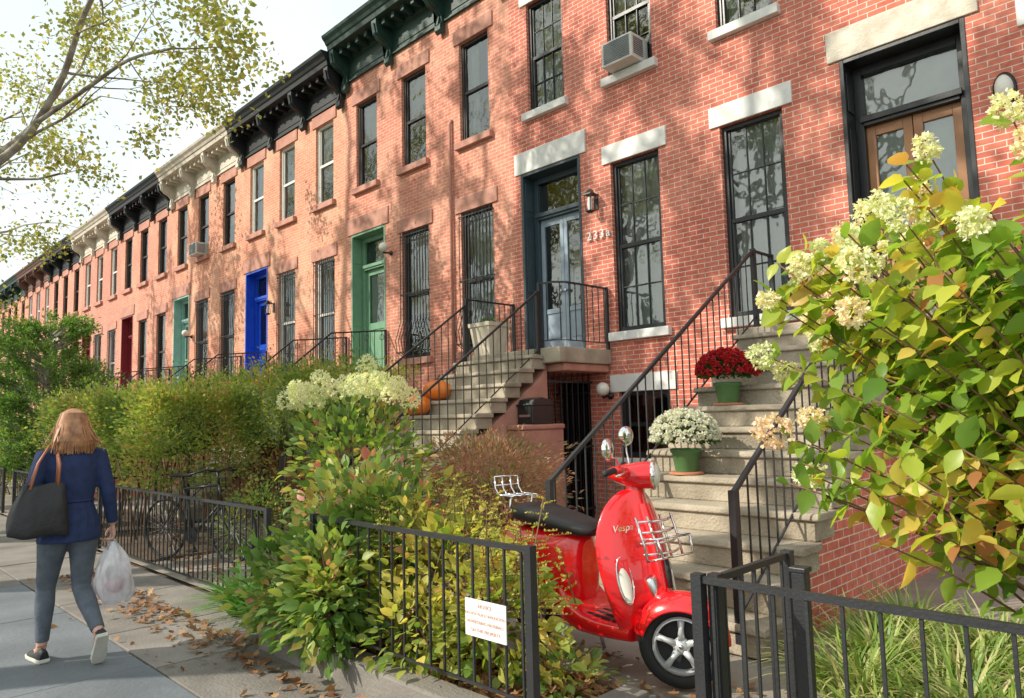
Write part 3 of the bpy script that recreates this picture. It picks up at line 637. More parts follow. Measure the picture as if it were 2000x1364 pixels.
tree((-15.6,-1.0,0),[([(0,0,3.4),(.6,1.6,4.9),(1.3,3.2,6.0),(2.2,3.8,7.1),(3.0,4.0,8.2),(4.1,4.3,9.2)],.09,.03,1.4),
 ([(1.9,3.6,6.6),(3.0,4.1,7.0),(3.9,4.4,7.2),(4.9,4.7,7.1)],.04,.018,1.05),
 ([(.6,1.6,4.9),(-.2,3.2,6.4),(-1.2,4.2,7.8)],.055,.028,1.5),
 ([(.3,.9,4.2),(-.9,2.6,5.0),(-1.9,3.9,5.6)],.045,.02,1.3),
 ([(0,0,3.4),(.0,-.6,6),(.2,-.8,9),(.5,0,12)],.18,.07,2.4)],'London plane tree with sparse autumn leaves and mottled bark',9500,.17,.095,trunk=([(0,0,-.1),(.02,0,.4),(0,0,1.8),(0,0,3.5)],[.36,.25,.22,.16]),seed=3,clump=-.1)
tree((-27,-1.0,0),[([(0,0,3.4),(.8,1.6,5.6),(2.0,3.0,7.5),(3.2,3.8,9)],.13,.05,2.2),([(0,0,3.4),(-1,1.2,6.5),(-1.6,2.4,9)],.13,.05,2.2),([(0,0,3.4),(.5,-.5,7),(0,0,11)],.15,.05,2.4)],
 'London plane tree with yellowing leaves at the kerb',7000,.28,.12,trunk=([(0,0,-.1),(0,0,1.8),(0,0,3.5)],[.34,.22,.2]),seed=5,clump=-.1)
def shade(x,y,seed,ln,c=.0):
    tree((x,y,0),[([(0,0,4),(1.2,.2,7),(2.4,.2,10),(3.2,.1,13)],.2,.08,2.3),([(0,0,4),(-.9,.2,7.5),(-2.2,-.1,11),(-2.6,-.2,14)],.2,.08,2.3),
     ([(0,0,4),(.2,-.6,8),(0,-.8,12),(.5,-.5,16.5)],.22,.08,2.5)],'tall London plane tree at the kerb with thinning leaves',ln,.16,.19,trunk=([(0,0,-.1),(0,0,2),(0,0,4.2)],[.36,.25,.24]),seed=seed,nb=3,clump=c,cs=.62,bf=.66)
shade(-8.4,-3.6,11,5200,.12); shade(-12.2,-3.9,12,6000,.08); shade(-16.2,-3.6,17,4600,.12); shade(-21.5,-3.2,13,2800,.12); shade(-30.5,-3.2,14,2600,.12)
def hedge(name,x0,x1,y0,y1,z0,z1,n,sz,label,core=.64):
    T=thing(name,((x0+x1)/2,(y0+y1)/2,0),0,label,'hedge'); cx,cy=(x0+x1)/2,(y0+y1)/2; hx,hy=(x1-x0)/2,(y1-y0)/2; hz=(z1-z0)/2;cz=(z0+z1)/2
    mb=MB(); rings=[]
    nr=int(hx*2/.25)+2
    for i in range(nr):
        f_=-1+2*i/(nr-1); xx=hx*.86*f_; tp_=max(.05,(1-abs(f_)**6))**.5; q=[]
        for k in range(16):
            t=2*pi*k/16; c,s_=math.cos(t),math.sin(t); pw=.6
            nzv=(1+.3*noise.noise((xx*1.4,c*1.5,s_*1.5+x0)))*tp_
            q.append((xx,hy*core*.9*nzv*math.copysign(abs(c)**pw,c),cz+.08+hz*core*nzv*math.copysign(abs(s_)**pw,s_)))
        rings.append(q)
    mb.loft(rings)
    for i in range(int(hx*2/.16)):
        xx=-hx+.1+i*.16; y_=random.uniform(-hy*.8,hy*.5); mb.tube([(xx,y_,0),(xx+random.gauss(0,.08),y_+random.uniform(-.15,.15),z0*.6),(xx+random.gauss(0,.15),y_+random.uniform(-.25,.25),z0+.35)],.013,5,1)
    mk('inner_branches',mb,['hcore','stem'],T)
    Pp=[];dd=[]
    while len(Pp)<n:
        u=[random.uniform(-1,1) for _ in range(3)]; f=random.choice([0,1,1,2,2]); s_=-1 if (f==1 and random.random()<.7) else (1 if (f==0 and random.random()<.8) else random.choice([-1,1]))
        if f==2: s_=1 if random.random()<.8 else -1
        u[f]=s_*random.uniform(.72,1.0)
        p=Vector((u[0]*hx,u[1]*hy,cz+u[2]*hz)); nv=noise.noise(Vector((p.x*1.1+x0,p.y*1.1,p.z*1.3)))+.6*noise.noise(Vector((p.x*3+x0,p.y*3,p.z*3)))
        if noise.noise(Vector((p.x*4+9,p.y*4,p.z*4)))<-.25: continue
        dirv=Vector((u[0]**7,u[1]**5,u[2]**5)); p=p+dirv*(.3*nv)+Vector((random.gauss(0,.03),random.gauss(0,.03),random.gauss(0,.06)))
        if random.random()<.18: p+=dirv*random.random()*.24
        if u[2]<-.4 and random.random()<.6: continue
        Pp.append(p); dd.append(dirv+Vector((0,0,.3)))
    tn=np.clip(np.array([.42+.6*noise.noise(Vector(p)*1.3) for p in Pp])+rng.normal(0,.2,n),0,1)
    leaves('foliage',np.array(Pp),rng.uniform(.6,1.3,n)*sz,LH,T,dirs=np.array(dd),up=.3,tint=tn)
    return T
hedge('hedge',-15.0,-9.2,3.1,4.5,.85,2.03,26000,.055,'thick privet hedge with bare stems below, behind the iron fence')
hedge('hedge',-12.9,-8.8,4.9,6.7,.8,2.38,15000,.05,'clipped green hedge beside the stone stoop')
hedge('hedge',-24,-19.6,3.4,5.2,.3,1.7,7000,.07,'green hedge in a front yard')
def blob(n,c,r,shell=.55,seed=0,amp=.3):
    out=[];dr=[]
    for i in range(n):
        d=Vector((random.gauss(0,1),random.gauss(0,1),random.gauss(0,1))).normalized()
        k=(shell+(1-shell)*random.random()**.6)*(1+amp*noise.noise(d*2.2+Vector((seed,seed*2,0)))+amp*.5*noise.noise(d*5+Vector((seed,0,0))))
        out.append((c[0]+d.x*r[0]*k,c[1]+d.y*r[1]*k,c[2]+d.z*r[2]*k)); dr.append((d.x,d.y,d.z+.1))
    return np.array(out),np.array(dr)
def shrub(name,loc,parts,m,label,cat='shrub',tpl='ovate',stems=14,up=.45,sz=.07,fl=None,smat='stem',amp=.3):
    T=thing(name,loc,0,label,cat); mb=MB(); A=[];B=[];TT=[]
    for (c,r,n,sh) in parts:
        p,d=blob(n,c,r,sh,random.random()*9,amp); A.append(p);B.append(d)
        for i in range(stems):
            q=p[random.randrange(len(p))]; b=Vector((c[0]*.5+random.gauss(0,.06),c[1]*.5+random.gauss(0,.06),0)); q=Vector(q)
            mb.tube([b,b.lerp(q,.5)+Vector((0,0,.12)),q],[.009,.007,.003],4)
    mk('stems',mb,smat,T); A=np.concatenate(A);B=np.concatenate(B)
    k=A[:,2]>.03; A=A[k];B=B[k]
    tn=np.clip(np.array([.47+.55*noise.noise(Vector(p)*2.6) for p in A])+rng.normal(0,.17,len(A)),0,1)
    leaves('foliage',A,rng.uniform(.55,1.3,len(A))*sz,m,T,tpl=tpl,dirs=B,up=up,tint=tn); return T
def panicle(Pl,Dl,c,ax,L,r,n,Tl=None):
    c=Vector(c); ax=Vector(ax).normalized(); tb=random.uniform(.15,.85)
    for i in range(n):
        t=random.random(); rr=r*math.sin(pi*(.25+.62*t))*math.sqrt(random.uniform(.35,1)); ang=random.random()*2*pi
        u=ax.orthogonal().normalized(); w_=ax.cross(u); rd=u*math.cos(ang)+w_*math.sin(ang); p=c+ax*(L*(t-.4))+rd*rr
        for k in range(4):
            Pl.append(tuple(p)); d=rd*.3+Vector((random.gauss(0,1),random.gauss(0,1),random.gauss(0,1))); Dl.append(tuple(d))
            if Tl is not None: Tl.append(min(1,max(0,tb+random.gauss(0,.12))))
random.seed(21)
shrub('green_shrub',(-4.45,2.78,.1),[((0,0,.55),(.62,.42,.52),1050,.3),((-.35,-.25,.28),(.45,.36,.4),600,.4),((.2,-.35,.28),(.45,.26,.42),520,.4),((.36,-.4,.45),(.34,.18,.38),380,.4),((.35,.1,.75),(.5,.38,.4),600,.3),((-.1,.1,.95),(.4,.35,.28),260,.2)],LG,'leafy green shrub with pink tinged leaves spilling over the kerb',sz=.092,amp=.5)
shrub('golden_shrub',(-3.6,2.9,.1),[((0,0,.48),(.55,.38,.46),1050,.3),((.55,-.05,.36),(.44,.28,.4),700,.35),((.1,-.32,.25),(.5,.18,.3),260,.3)],LS,'yellow green shrub with feathery plumes behind the iron fence',sz=.078,amp=.45)
T=thing('goldenrod',(-3.6,2.95,.1),0,'feathery pale yellow goldenrod plumes above the shrub','plant'); mb=MB();Pl=[];Dl=[]
for i in range(38):
    b=Vector((random.uniform(-.6,.9),random.uniform(-.3,.25),.4)); t=b+Vector((random.gauss(0,.12),random.gauss(0,.1),random.uniform(.48,.76)-.22*max(0,b.x)))
    mb.tube([b,t],.004,4)
    for k in range(10):
        s_=t+Vector((0,0,-.03*k)); a_=random.random()*6.3; L=.05+.016*k; e=s_+Vector((math.cos(a_)*L,math.sin(a_)*L,.02)); mb.tube([s_,e],.0015,3)
        for j in range(14): 
            q=s_.lerp(e,j/13); Pl.append(tuple(q)); Dl.append((random.gauss(0,1),random.gauss(0,1),1))
mk('stems',mb,'stem',T); leaves('plumes',np.array(Pl),.018,LS,T,dirs=np.array(Dl))
shrub('sedum',(-2.75,3.0,.1),[((0,0,.08),(.3,.25,.12),300,.3)],LG,'low green plant at the edge of the bed',sz=.06,stems=5)
T=shrub('hydrangea',(-6.3,4.0,.05),[((0,0,.95),(.9,.6,.8),2000,.4)],LG,'hydrangea bush with cream flower heads behind the fence',sz=.09)
Pl=[];Dl=[];Tl=[]
for i in range(24):
    x,y=-1.0+1.95*(i+random.random()*.6)/24,random.uniform(-.5,.4); panicle(Pl,Dl,(x,y,1.84+random.gauss(0,.06)-.08*x*x),(random.gauss(0,.5),random.gauss(-.2,.4),1),.19,.095,100,Tl)
leaves('blossoms',np.array(Pl),.026,FW,T,dirs=np.array(Dl),up=.1,tint=np.array(Tl)*.5)
shrub('japanese_maple',(-5.75,5.2,.05),[((0,0,1.0),(.95,.7,.38),4500,.3),((.6,-.3,.8),(.7,.5,.33),2500,.3)],LR,'low reddish brown maple with fine drooping leaves','shrub',tpl='narrow',sz=.06,amp=.5)
shrub('boxwood_shrub',(-8.2,3.9,.05),[((0,0,.4),(.6,.5,.42),2500,.5)],LG,'small rounded yellow green shrub',tpl='quad',sz=.04)
T=thing('pine_tree',(-18.9,4.0,0),0,'bushy green pine tree in a front yard','tree'); mb=MB(); mb.tube([(0,0,-.05),(0,0,3.8)],[.12,.03],8); Pl=[];Dl=[]
for i in range(260):
    z=random.uniform(.4,3.8); a_=random.random()*6.3; L=(1.9-abs(z-1.9)*.55)*random.uniform(.5,1.1); e=Vector((math.cos(a_)*L,math.sin(a_)*L,z+.25+.1*L)); mb.tube([(0,0,z-.1),e],[.02,.006],4)
    for j in range(100):
        q=Vector((0,0,z)).lerp(e,random.uniform(.5,1.0))+Vector([random.gauss(0,.06) for _ in range(3)]); Pl.append(tuple(q)); Dl.append((e.x*.5+random.gauss(0,.4),e.y*.5+random.gauss(0,.4),.5+random.gauss(0,.4)))
mk('trunk',mb,'bark',T); leaves('crown',np.array(Pl),.1,LP,T,tpl='narrow',dirs=np.array(Dl))
# big hydrangea, arching in from the right
random.seed(33)
T=thing('hydrangea',(-.1,3.95,.05),0,'tall panicle hydrangea with yellowing leaves and cream flower heads','shrub'); mb=MB();Pl=[];Dl=[];Fl=[];Fd=[];Ft=[]
C=Vector((-.55,-.4,1.72))
for i in range(190):
    d=Vector((random.gauss(0,1),random.gauss(0,1),random.gauss(.2,1))).normalized(); d=Vector([math.copysign(abs(c)**.75,c) for c in d]); k=random.uniform(.35,1)**.5
    hz=(.92+.24*max(-1,min(1,d.x*1.2))) if d.z>0 else .88
    e=C+Vector((d.x*1.1*k,d.y*.72*k,d.z*hz*k)); b=Vector((random.gauss(0,.12),random.gauss(0,.1),0)); m_=b.lerp(e,.45)+Vector((.1,0,.35*(1-min(1,abs(d.z)))+.2))
    pts=[]; 
    for j in range(9):
        t=j/8; pts.append(b*(1-t)**2+m_*2*t*(1-t)+e*t*t)
    mb.tube(pts,[.009-.0007*j for j in range(9)],5)
    L=(e-b).length; nn=int(L*.48/.08)
    for j in range(nn):
        t=1-.48*(j/nn); p=b*(1-t)**2+m_*2*t*(1-t)+e*t*t; tg=((m_-b)*(1-t)+(e-m_)*t).normalized(); u=tg.orthogonal().normalized(); u.rotate(Matrix.Rotation(j*1.57+i,3,tg)) 
        for s_ in (1,-1):
            if random.random()<.12: continue
            Pl.append(tuple(p)); Dl.append(tuple(u*s_+tg*.4+Vector((0,0,-.2))))
    if k>.72 and random.random()<(.72 if d.z>0 else .4): tg=(e-m_).normalized(); sc=random.uniform(.55,1.0); panicle(Fl,Fd,e+tg*.05,tg+Vector((random.gauss(0,.2),random.gauss(0,.2),.0)),.16*sc,.08*sc,int(110*sc),Ft)
mk('stems',mb,'stem',T); Pa=np.array(Pl); tn=np.clip(np.array([.48+.55*noise.noise(Vector(p)*2.2) for p in Pl])+rng.normal(0,.2,len(Pl)),0,1)
leaves('foliage',Pa,rng.uniform(.075,.15,len(Pl)),LY,T,tpl='ovate',dirs=np.array(Dl),up=.4,tint=tn)
leaves('blossoms',np.array(Fl),.023,FW,T,dirs=np.array(Fd),up=.1,tint=np.array(Ft))
def clump(loc,n,L,label,m=LB,wd=.008,R_=.2):
    T=thing('grass_clump',loc,0,label,'grass plant','strap leaved grass clumps'); Vv=[];Ff=[];tt=[]
    for i in range(n):
        a_=random.random()*6.3; rr=R_*math.sqrt(random.random()); b=Vector((rr*math.cos(a_),rr*math.sin(a_),0)); a_+=random.gauss(0,.5); l=L*random.uniform(.6,1.15); o=len(Vv); out=random.uniform(.4,1.0); sd_=Vector((-math.sin(a_),math.cos(a_),0)); tv=random.random()
        for j in range(6):
            t=j/5; p=b+Vector((math.cos(a_),math.sin(a_),0))*(l*out*t**1.4)+Vector((0,0,l*(1.0*t-.75*out*t*t))); w_=wd*(1-t**3*.9); Vv+=[tuple(p-sd_*w_),tuple(p+sd_*w_)]; tt+=[tv,tv]
        for j in range(5): Ff.append((o+2*j,o+2*j+1,o+2*j+3,o+2*j+2))
    mb=MB(); mb.add(Vv,Ff,0,True); ob=mk('blades',mb,m,T); at=ob.data.attributes.new('tint','FLOAT','POINT'); at.data.foreach_set('value',np.array(tt,dtype=np.float32))
for (x,y) in ((-1.15,3.35),(-.85,3.7),(-.5,3.35),(-1.1,4.0),(-.6,4.2),(-.15,3.8),(-1.2,4.6),(-.7,4.8),(-.2,4.5),(.3,4.2),(-1.6,4.1),(-1.7,4.7),(-1.75,5.3),(-1.2,5.2),(-.7,5.3)): clump((x,y,.05),230,.45,'tufted green and straw coloured lilyturf clump')
LI=leafmat('iris_blade',[(0,(.06,.17,.025)),(1,(.16,.36,.06))],.3)
for (x,y) in ((-5.7,2.72),(-6.05,2.75),(-5.4,2.66)): clump((x,y,.0),90,.52,'bright green strap leaved plant by the fence',LI,.014,.12)
n=1900; X=rng.uniform(-9,-.5,n); Y=2.42-np.abs(rng.normal(0,.25,n)); k=rng.random(n)<.08; Y[k]=rng.uniform(.0,2.4,k.sum()); k2=rng.random(n)<.35; Y[k2]=rng.uniform(2.9,3.9,k2.sum())
Z=np.where(Y>2.6,.035,.012)+rng.uniform(0,.02,n); kk=~((Y>2.3)&(Y<2.62)&(X>-5.1)&(X<-2.3)); kk&=rng.random(n)<np.where(Y<2.0,.25,.8)
leaves('fallen_leaves',np.stack([X,Y,Z],1)[kk],rng.uniform(.035,.085,kk.sum()),LD,tpl='lobed',dirs=np.stack([rng.normal(size=n),rng.normal(size=n),rng.normal(0,.12,n)],1)[kk],up=.85,kind='stuff',label='dry brown fallen leaves scattered on the pavement',cat='leaves')
n=900; leaves('leaf_litter',np.stack([rng.uniform(-5,-2.5,n),rng.uniform(2.6,3.2,n),rng.uniform(.12,.15,n)],1),rng.uniform(.04,.09,n),LD,tpl='lobed',dirs=np.stack([rng.normal(size=n),rng.normal(size=n),rng.normal(0,.2,n)],1),up=.7,kind='stuff',label='brown leaf litter in the flower bed',cat='leaves')
# ---------------------------------------------------------------- scooter (x forward, y left)
SC=thing('motor_scooter',(-2.37,3.62,.03),rad(-7),'shiny red motor scooter with chrome racks parked before the stoop','scooter',scale=1.08)
def sell(cx,cz,hy,hz,n=20,p=2.6,x=None):
    q=[]
    for k in range(n):
        t=2*pi*k/n; c,s_=math.cos(t),math.sin(t); q.append((cx,hy*math.copysign(abs(c)**(2/p),c),cz+hz*math.copysign(abs(s_)**(2/p),s_)))
    return q
def wheel(par,cx,steer):
    S_=Matrix.Translation((cx,0,.225))@Matrix.Rotation(steer,4,'Z')
    mb=MB(); rings=[]
    for i in range(36):
        a_=2*pi*i/36; rings.append([((.18+.045*math.cos(t*2*pi/10))*math.cos(a_),.05*math.sin(t*2*pi/10),(.18+.045*math.cos(t*2*pi/10))*math.sin(a_)) for t in range(10)])
    mb.loft(rings,0,True,loop=True); mb.xf(S_); mk('tyre',mb,'rubber',par)
    mb=MB(); mb.lathe([(.132,-.05),(.148,-.046),(.142,-.02),(.142,.02),(.148,.046),(.132,.05),(.128,.03),(.128,-.03),(.132,-.05)],(0,0,0),40,0,'y',cap=False)
    for i in range(5):
        a_=2*pi*i/5+.3
        mb.tube([(.03*math.cos(a_),-.034,.03*math.sin(a_)),(.08*math.cos(a_),-.036,.08*math.sin(a_)),(.133*math.cos(a_),-.034,.133*math.sin(a_))],[.021,.014,.02],8)
    mb.lathe([(.042,-.02),(.045,-.04),(.03,-.052),(.012,-.057)],(0,0,0),20,0,'y')
    mb.lathe([(.129,.0),(.129,.012)],(0,0,0),30,1,'y')
    mb.xf(S_); mk('rim',mb,['alloy','rubber'],par)
st=rad(36)
W1=MB(); W1.tube([(0,-.06,.225),(0,.06,.225)],.012,8); W1.xf(Matrix.Rotation(st,4,'Z')); w1=mk('front_wheel',W1,'metal',SC); wheel(w1,0,st)
W1=MB(); W1.tube([(-1.2,-.06,.225),(-1.2,.06,.225)],.012,8); w2=mk('rear_wheel',W1,'metal',SC); wheel(w2,-1.2,0)
mb=MB(); rings=[]
for i in range(17):
    t=rad(2+165*i/16); f=math.sin(max(0,min(pi,(i/16)*pi))); R0=.25+.022*f; hw=.07+.045*f; q=[]
    for k in range(9):
        u=-1+2*k/8; rr=R0-.05*abs(u)**2.5*(1+.6*f); q.append((rr*math.cos(t),hw*u,.225+rr*math.sin(t)))
    for k in range(9):
        u=1-2*k/8; rr=R0-.012-.05*abs(u)**2.5*(1+.6*f); q.append((rr*math.cos(t),(hw-.008)*u,.225+rr*math.sin(t)))
    rings.append(q)
mb.loft(rings); mb.xf(Matrix.Rotation(st,4,'Z')); mk('front_fender',mb,'red',SC,sub=1)
mb=MB(); mb.tube([(-.03,.075,.225),(-.12,.075,.42),(-.15,.02,.55)],[.022,.025,.03],8); mb.xf(Matrix.Rotation(st,4,'Z')); mk('fork_arm',mb,'metal',SC)
SX=.1; hk=.92
mb=MB(); rings=[]
for z,xc,hw in ((.2,-.34,.13),(.27,-.29,.2),(.38,-.255,.26),(.5,-.255,.295),(.62,-.275,.31),(.74,-.305,.3),(.84,-.335,.265),(.92,-.36,.21),(.98,-.38,.135),(1.0,-.39,.07)):
    q=[]; xc+=SX; hw*=hk
    for k in range(15):
        u=-1+2*k/14; y=hw*u; q.append((xc-1.5*y*y+.05*math.exp(-(y/.055)**2)-.03*abs(u)**6,y,z))
    for k in range(15):
        u=1-2*k/14; y=(hw-.012)*u; q.append((xc-.035-1.4*y*y-.01,y,z))
    rings.append(q)
mb.loft(rings); mk('leg_shield',mb,'red',SC,sub=1)
mb=MB(); mb.loft([[(x+SX,y,z) for x,y,z in q] for q in ([(-.2+.04*math.cos(t*pi/6),.05*math.sin(t*pi/6),.42) for t in range(12)],[(-.225+.045*math.cos(t*pi/6),.052*math.sin(t*pi/6),.6) for t in range(12)],[(-.27+.045*math.cos(t*pi/6),.05*math.sin(t*pi/6),.78) for t in range(12)],[(-.325+.035*math.cos(t*pi/6),.04*math.sin(t*pi/6),.93) for t in range(12)])]); mk('horn_cover',mb,'red',SC,sub=1)
mb=MB(); mb.tube([(SX-.155,0,.5),(SX-.17,0,.58),(SX-.185,0,.66)],[.012,.016,.01],8); mk('horn_grille',mb,'rubber',SC)
mb=MB(); mb.loft([sell(x,c,hy,hz,20,5) for x,c,hy,hz in ((-.22,.25,.17,.04),(-.36,.245,.2,.045),(-.58,.24,.2,.05),(-.74,.27,.18,.08),(-.8,.34,.16,.12))]); mk('floorboard',mb,'red',SC,sub=1)
mb=MB(); 
for y in (-.12,-.06,0,.06,.12): mb.box(-.68,-.3,y-.012,y+.012,.29,.3)
mk('floor_mat',mb,'rubber',SC,bevel=.004)
mb=MB(); mb.loft([sell(x,c,hy,hz,24,2.7) for x,c,hy,hz in ((-.68,.5,.06,.18),(-.7,.5,.11,.22),(-.78,.49,.16,.25),(-.92,.47,.2,.26),(-1.07,.475,.225,.26),(-1.22,.49,.22,.24),(-1.36,.52,.18,.2),(-1.46,.55,.12,.15),(-1.52,.57,.05,.08))]); mk('rear_body',mb,'red',SC,sub=1)
mb=MB(); mb.loft([sell(x,c,hy,hz,20,2.6) for x,c,hy,hz in ((-.6,.735,.05,.02),(-.63,.74,.1,.04),(-.74,.755,.14,.055),(-.9,.77,.155,.06),(-.98,.78,.16,.062),(-1.12,.8,.16,.068),(-1.26,.8,.135,.065),(-1.33,.8,.08,.045))]); mk('saddle',mb,mat('saddle_vinyl',(.025,.023,.025),.45,bump=.1),SC,sub=1)
mb=MB(); mb.loft([[ (x,y*hy,1.07+z*hz+dz) for y,z in [(math.cos(t*pi/8),math.sin(t*pi/8)) for t in range(16)]] for x,hy,hz,dz in ((-.55,.03,.02,0.01),(-.52,.08,.04,.01),(-.45,.11,.06,0),(-.38,.105,.075,0),(-.31,.085,.08,0),(-.29,.078,.075,0))])
mb.tube([(-.42,0,1.06),(-.36,0,.9)],[.055,.06],10)
for s_ in (-1,1): mb.tube([(-.42,s_*.06,1.08),(-.44,s_*.15,1.1),(-.47,s_*.22,1.11)],[.045,.032,.024],10)
PV=Matrix.Translation((-.4+SX,0,.01))@Matrix.Rotation(st,4,'Z')@Matrix.Translation((.4,0,0))
mb.xf(PV); hd=mk('headset',mb,'red',SC,sub=1)
mb=MB(); mb.lathe([(.078,-.295),(.085,-.285),(.08,-.27),(.072,-.275)],(0,0,1.07),24,1,'x',cap=False); mb.lathe([(.074,-.285),(.06,-.26),(.03,-.25),(.005,-.247)],(0,0,1.07),24,0,'x'); mb.xf(PV); mk('headlight',mb,[M['globe'],M['chrome']],hd)
for s_ in (-1,1):
    mb=MB(); mb.tube([(-.47,s_*.22,1.11),(-.5,s_*.35,1.105)],.018,10); mb.xf(PV); mk('grip',mb,'rubber',hd)
    mb=MB(); mb.tube([(-.43,s_*.2,1.11),(-.41,s_*.26,1.1),(-.44,s_*.36,1.09)],.006,6); mb.xf(PV); mk('brake_lever',mb,'chrome',hd)
    mzz=.0 if s_>0 else -.05
    mb=MB(); mb.tube([(-.44,s_*.17,1.12),(-.46,s_*.24,1.18),(-.48,s_*.33,1.24+mzz)],.0055,6); i0=len(mb.v); mb.lathe([(.05,-.012),(.06,-.006),(.06,.006),(.045,.02),(.015,.026)],(0,0,0),24,0,'x'); mb.xf(Matrix.Translation((-.48,s_*.37,1.28+mzz))@Matrix.Rotation(rad(-12*s_-25),4,'Z'),i0); mb.xf(PV); mk('mirror',mb,'chrome',hd)
    mb=MB(); y=s_*.18; rings=[]
    for k in range(9):
        t=k/8; z=.43+.22*t; x=SX-.25-.07*t-1.5*y*y+.014; hw=.03*math.sin(pi*(.1+.8*t)); rings.append([(x+.014*math.cos(q*pi/6)-3*y*hw*math.sin(q*pi/6),y+hw*math.sin(q*pi/6),z) for q in range(12)])
    mb.loft(rings); mk('indicator_lamp',mb,'globe',SC)
    mb=MB(); ring=[]
    for k in range(17):
        t=2*pi*k/16; zz=.54+.12*math.sin(t); yy=y+.036*math.cos(t); ring.append((SX-.25-.25*(zz-.44)-1.5*yy*yy+.01,yy,zz))
    mb.tube(ring,.005,6); mk('indicator_rim',mb,'chrome',SC)
mb=MB(); r_=.007
def fx(z): return -.2+SX-.28*(z-.6)
for z in (.68,.735,.79,.845): mb.tube([(fx(z)+.01,-.14,z),(fx(z)+.05,-.06,z),(fx(z)+.05,.06,z),(fx(z)+.01,.14,z)],r_,6)
for y in (-.14,-.05,.05,.14): mb.tube([(fx(.65)+.03,y,.65),(fx(.75)+.03,y,.75),(fx(.87)+.015,y,.87)],r_,6)
mb.tube([(fx(.65)+.03,-.14,.65),(fx(.65)+.1,-.14,.67),(fx(.65)+.13,-.1,.68),(fx(.65)+.13,.1,.68),(fx(.65)+.1,.14,.67),(fx(.65)+.03,.14,.65)],r_,6)
for y in (-.05,.05): mb.tube([(fx(.65)+.03,y,.65),(fx(.65)+.13,y,.68)],r_,6)
mb.tube([(fx(.75)+.03,-.14,.76),(fx(.75)+.12,-.13,.77),(fx(.75)+.12,.13,.77),(fx(.75)+.03,.14,.76)],r_,6)
mb.tube([(fx(.65)+.12,-.12,.675),(fx(.75)+.12,-.13,.77)],r_,6);mb.tube([(fx(.65)+.12,.12,.675),(fx(.75)+.12,.13,.77)],r_,6)
mk('front_rack',mb,'chrome',SC)
mb=MB(); r_=.006
for y in (-.1,-.035,.035,.1): mb.tube([(-1.28,y,.9),(-1.44,y,.9),(-1.48,y,.94),(-1.49,y,1.02)],r_,6)
for x in (-1.32,-1.42): mb.tube([(x,-.1,.9),(x,.1,.9)],r_,6)
for z in (.96,1.02): mb.tube([(-1.487,-.1,z),(-1.487,.1,z)],r_,6)
mb.tube([(-1.32,-.09,.9),(-1.36,-.09,.7)],r_,6); mb.tube([(-1.32,.09,.9),(-1.36,.09,.7)],r_,6); mk('rear_rack',mb,'chrome',SC)
mb=MB(); mb.ball((-1.51,0,.6),(.03,.06,.05),12); mk('tail_light',mb,'lampr',SC)
mb=MB(); mb.tube([(-.8,.12,.25),(-.75,.17,.0)],.012,6); mb.tube([(-.8,-.12,.25),(-.75,-.17,.0)],.012,6); mk('centre_stand',mb,'metal',SC)
mb=MB(); mb.tube([(-1.0,-.13,.2),(-1.2,-.15,.22),(-1.42,-.15,.25)],[.03,.05,.05],10); mk('exhaust',mb,'metal',SC)
tm=Matrix.Rotation(rad(-12),4,'Y')@Matrix.Rotation(rad(90-27),4,'Z')@RX
text('badge','Vespa',.05,'chrome',SC,(SX-.335,-.165,.81),tm,.003,shear=.3)
# ---------------------------------------------------------------- bicycle
BK=thing('bicycle',(-8.95,3.12,.05),math.atan2(.38,1),'black bicycle parked behind the iron fence','bicycle')
def bw(cx):
    mb=MB(); rings=[]
    for i in range(40):
        a_=2*pi*i/40; rings.append([((.325+.017*math.cos(t*pi/3))*math.cos(a_)+cx,.017*math.sin(t*pi/3),.345+(.325+.017*math.cos(t*pi/3))*math.sin(a_)) for t in range(6)])
    mb.loft(rings,0,True,loop=True); o=mk('wheel',mb,'rubber',BK)
    mb=MB()
    for i in range(24):
        a_=2*pi*i/24; mb.tube([(cx,.02*(-1)**i,.345),(cx+.31*math.cos(a_),0,.345+.31*math.sin(a_))],.0018,3)
    mb.lathe([(.02,-.03),(.02,.03)],(cx,0,.345),10,0,'y'); mk('spokes',mb,'metal',o)
bw(0);bw(1.05)
mb=MB(); BB=(.45,0,.28); st_=(.3,0,.8); ht=(.83,0,.85); hb=(.87,0,.66)
for A,B in ((BB,st_),(st_,ht),(BB,hb),(ht,hb)): mb.tube([A,B],.015,8)
for s_ in (-1,1): mb.tube([BB,(0,.05*s_,.345)],.008,6); mb.tube([(.31,0,.75),(0,.05*s_,.345)],.008,6); mb.tube([hb,(.93,.045*s_,.5),(1.05,.05*s_,.345)],.01,6)
mk('frame',mb,'black',BK)
mb=MB(); mb.tube([st_,(.27,0,.93)],.012,8); mb.loft([sell(x,.95,hy,.02,12) for x,hy in ((.12,.06),(.18,.08),(.26,.05),(.36,.02),(.4,.012))]); mk('saddle',mb,'rubber',BK)
mb=MB(); mb.tube([ht,(.8,0,1.0)],.012,8); mb.tube([(.7,-.3,.98),(.82,-.18,1.03),(.82,0,1.0),(.82,.18,1.03),(.7,.3,.98)],.012,8); mk('handlebar',mb,'black',BK)
mb=MB(); mb.lathe([(.09,-.035),(.09,-.03)],(.45,0,.28),24,0,'y'); mb.tube([(.45,-.05,.28),(.55,-.06,.14)],.01,6); mb.tube([(.45,.05,.28),(.35,.06,.42)],.01,6); mb.box(.5,.6,-.15,-.06,.12,.14); mb.box(.3,.4,.06,.15,.41,.43); mk('crankset',mb,'rubber',BK)
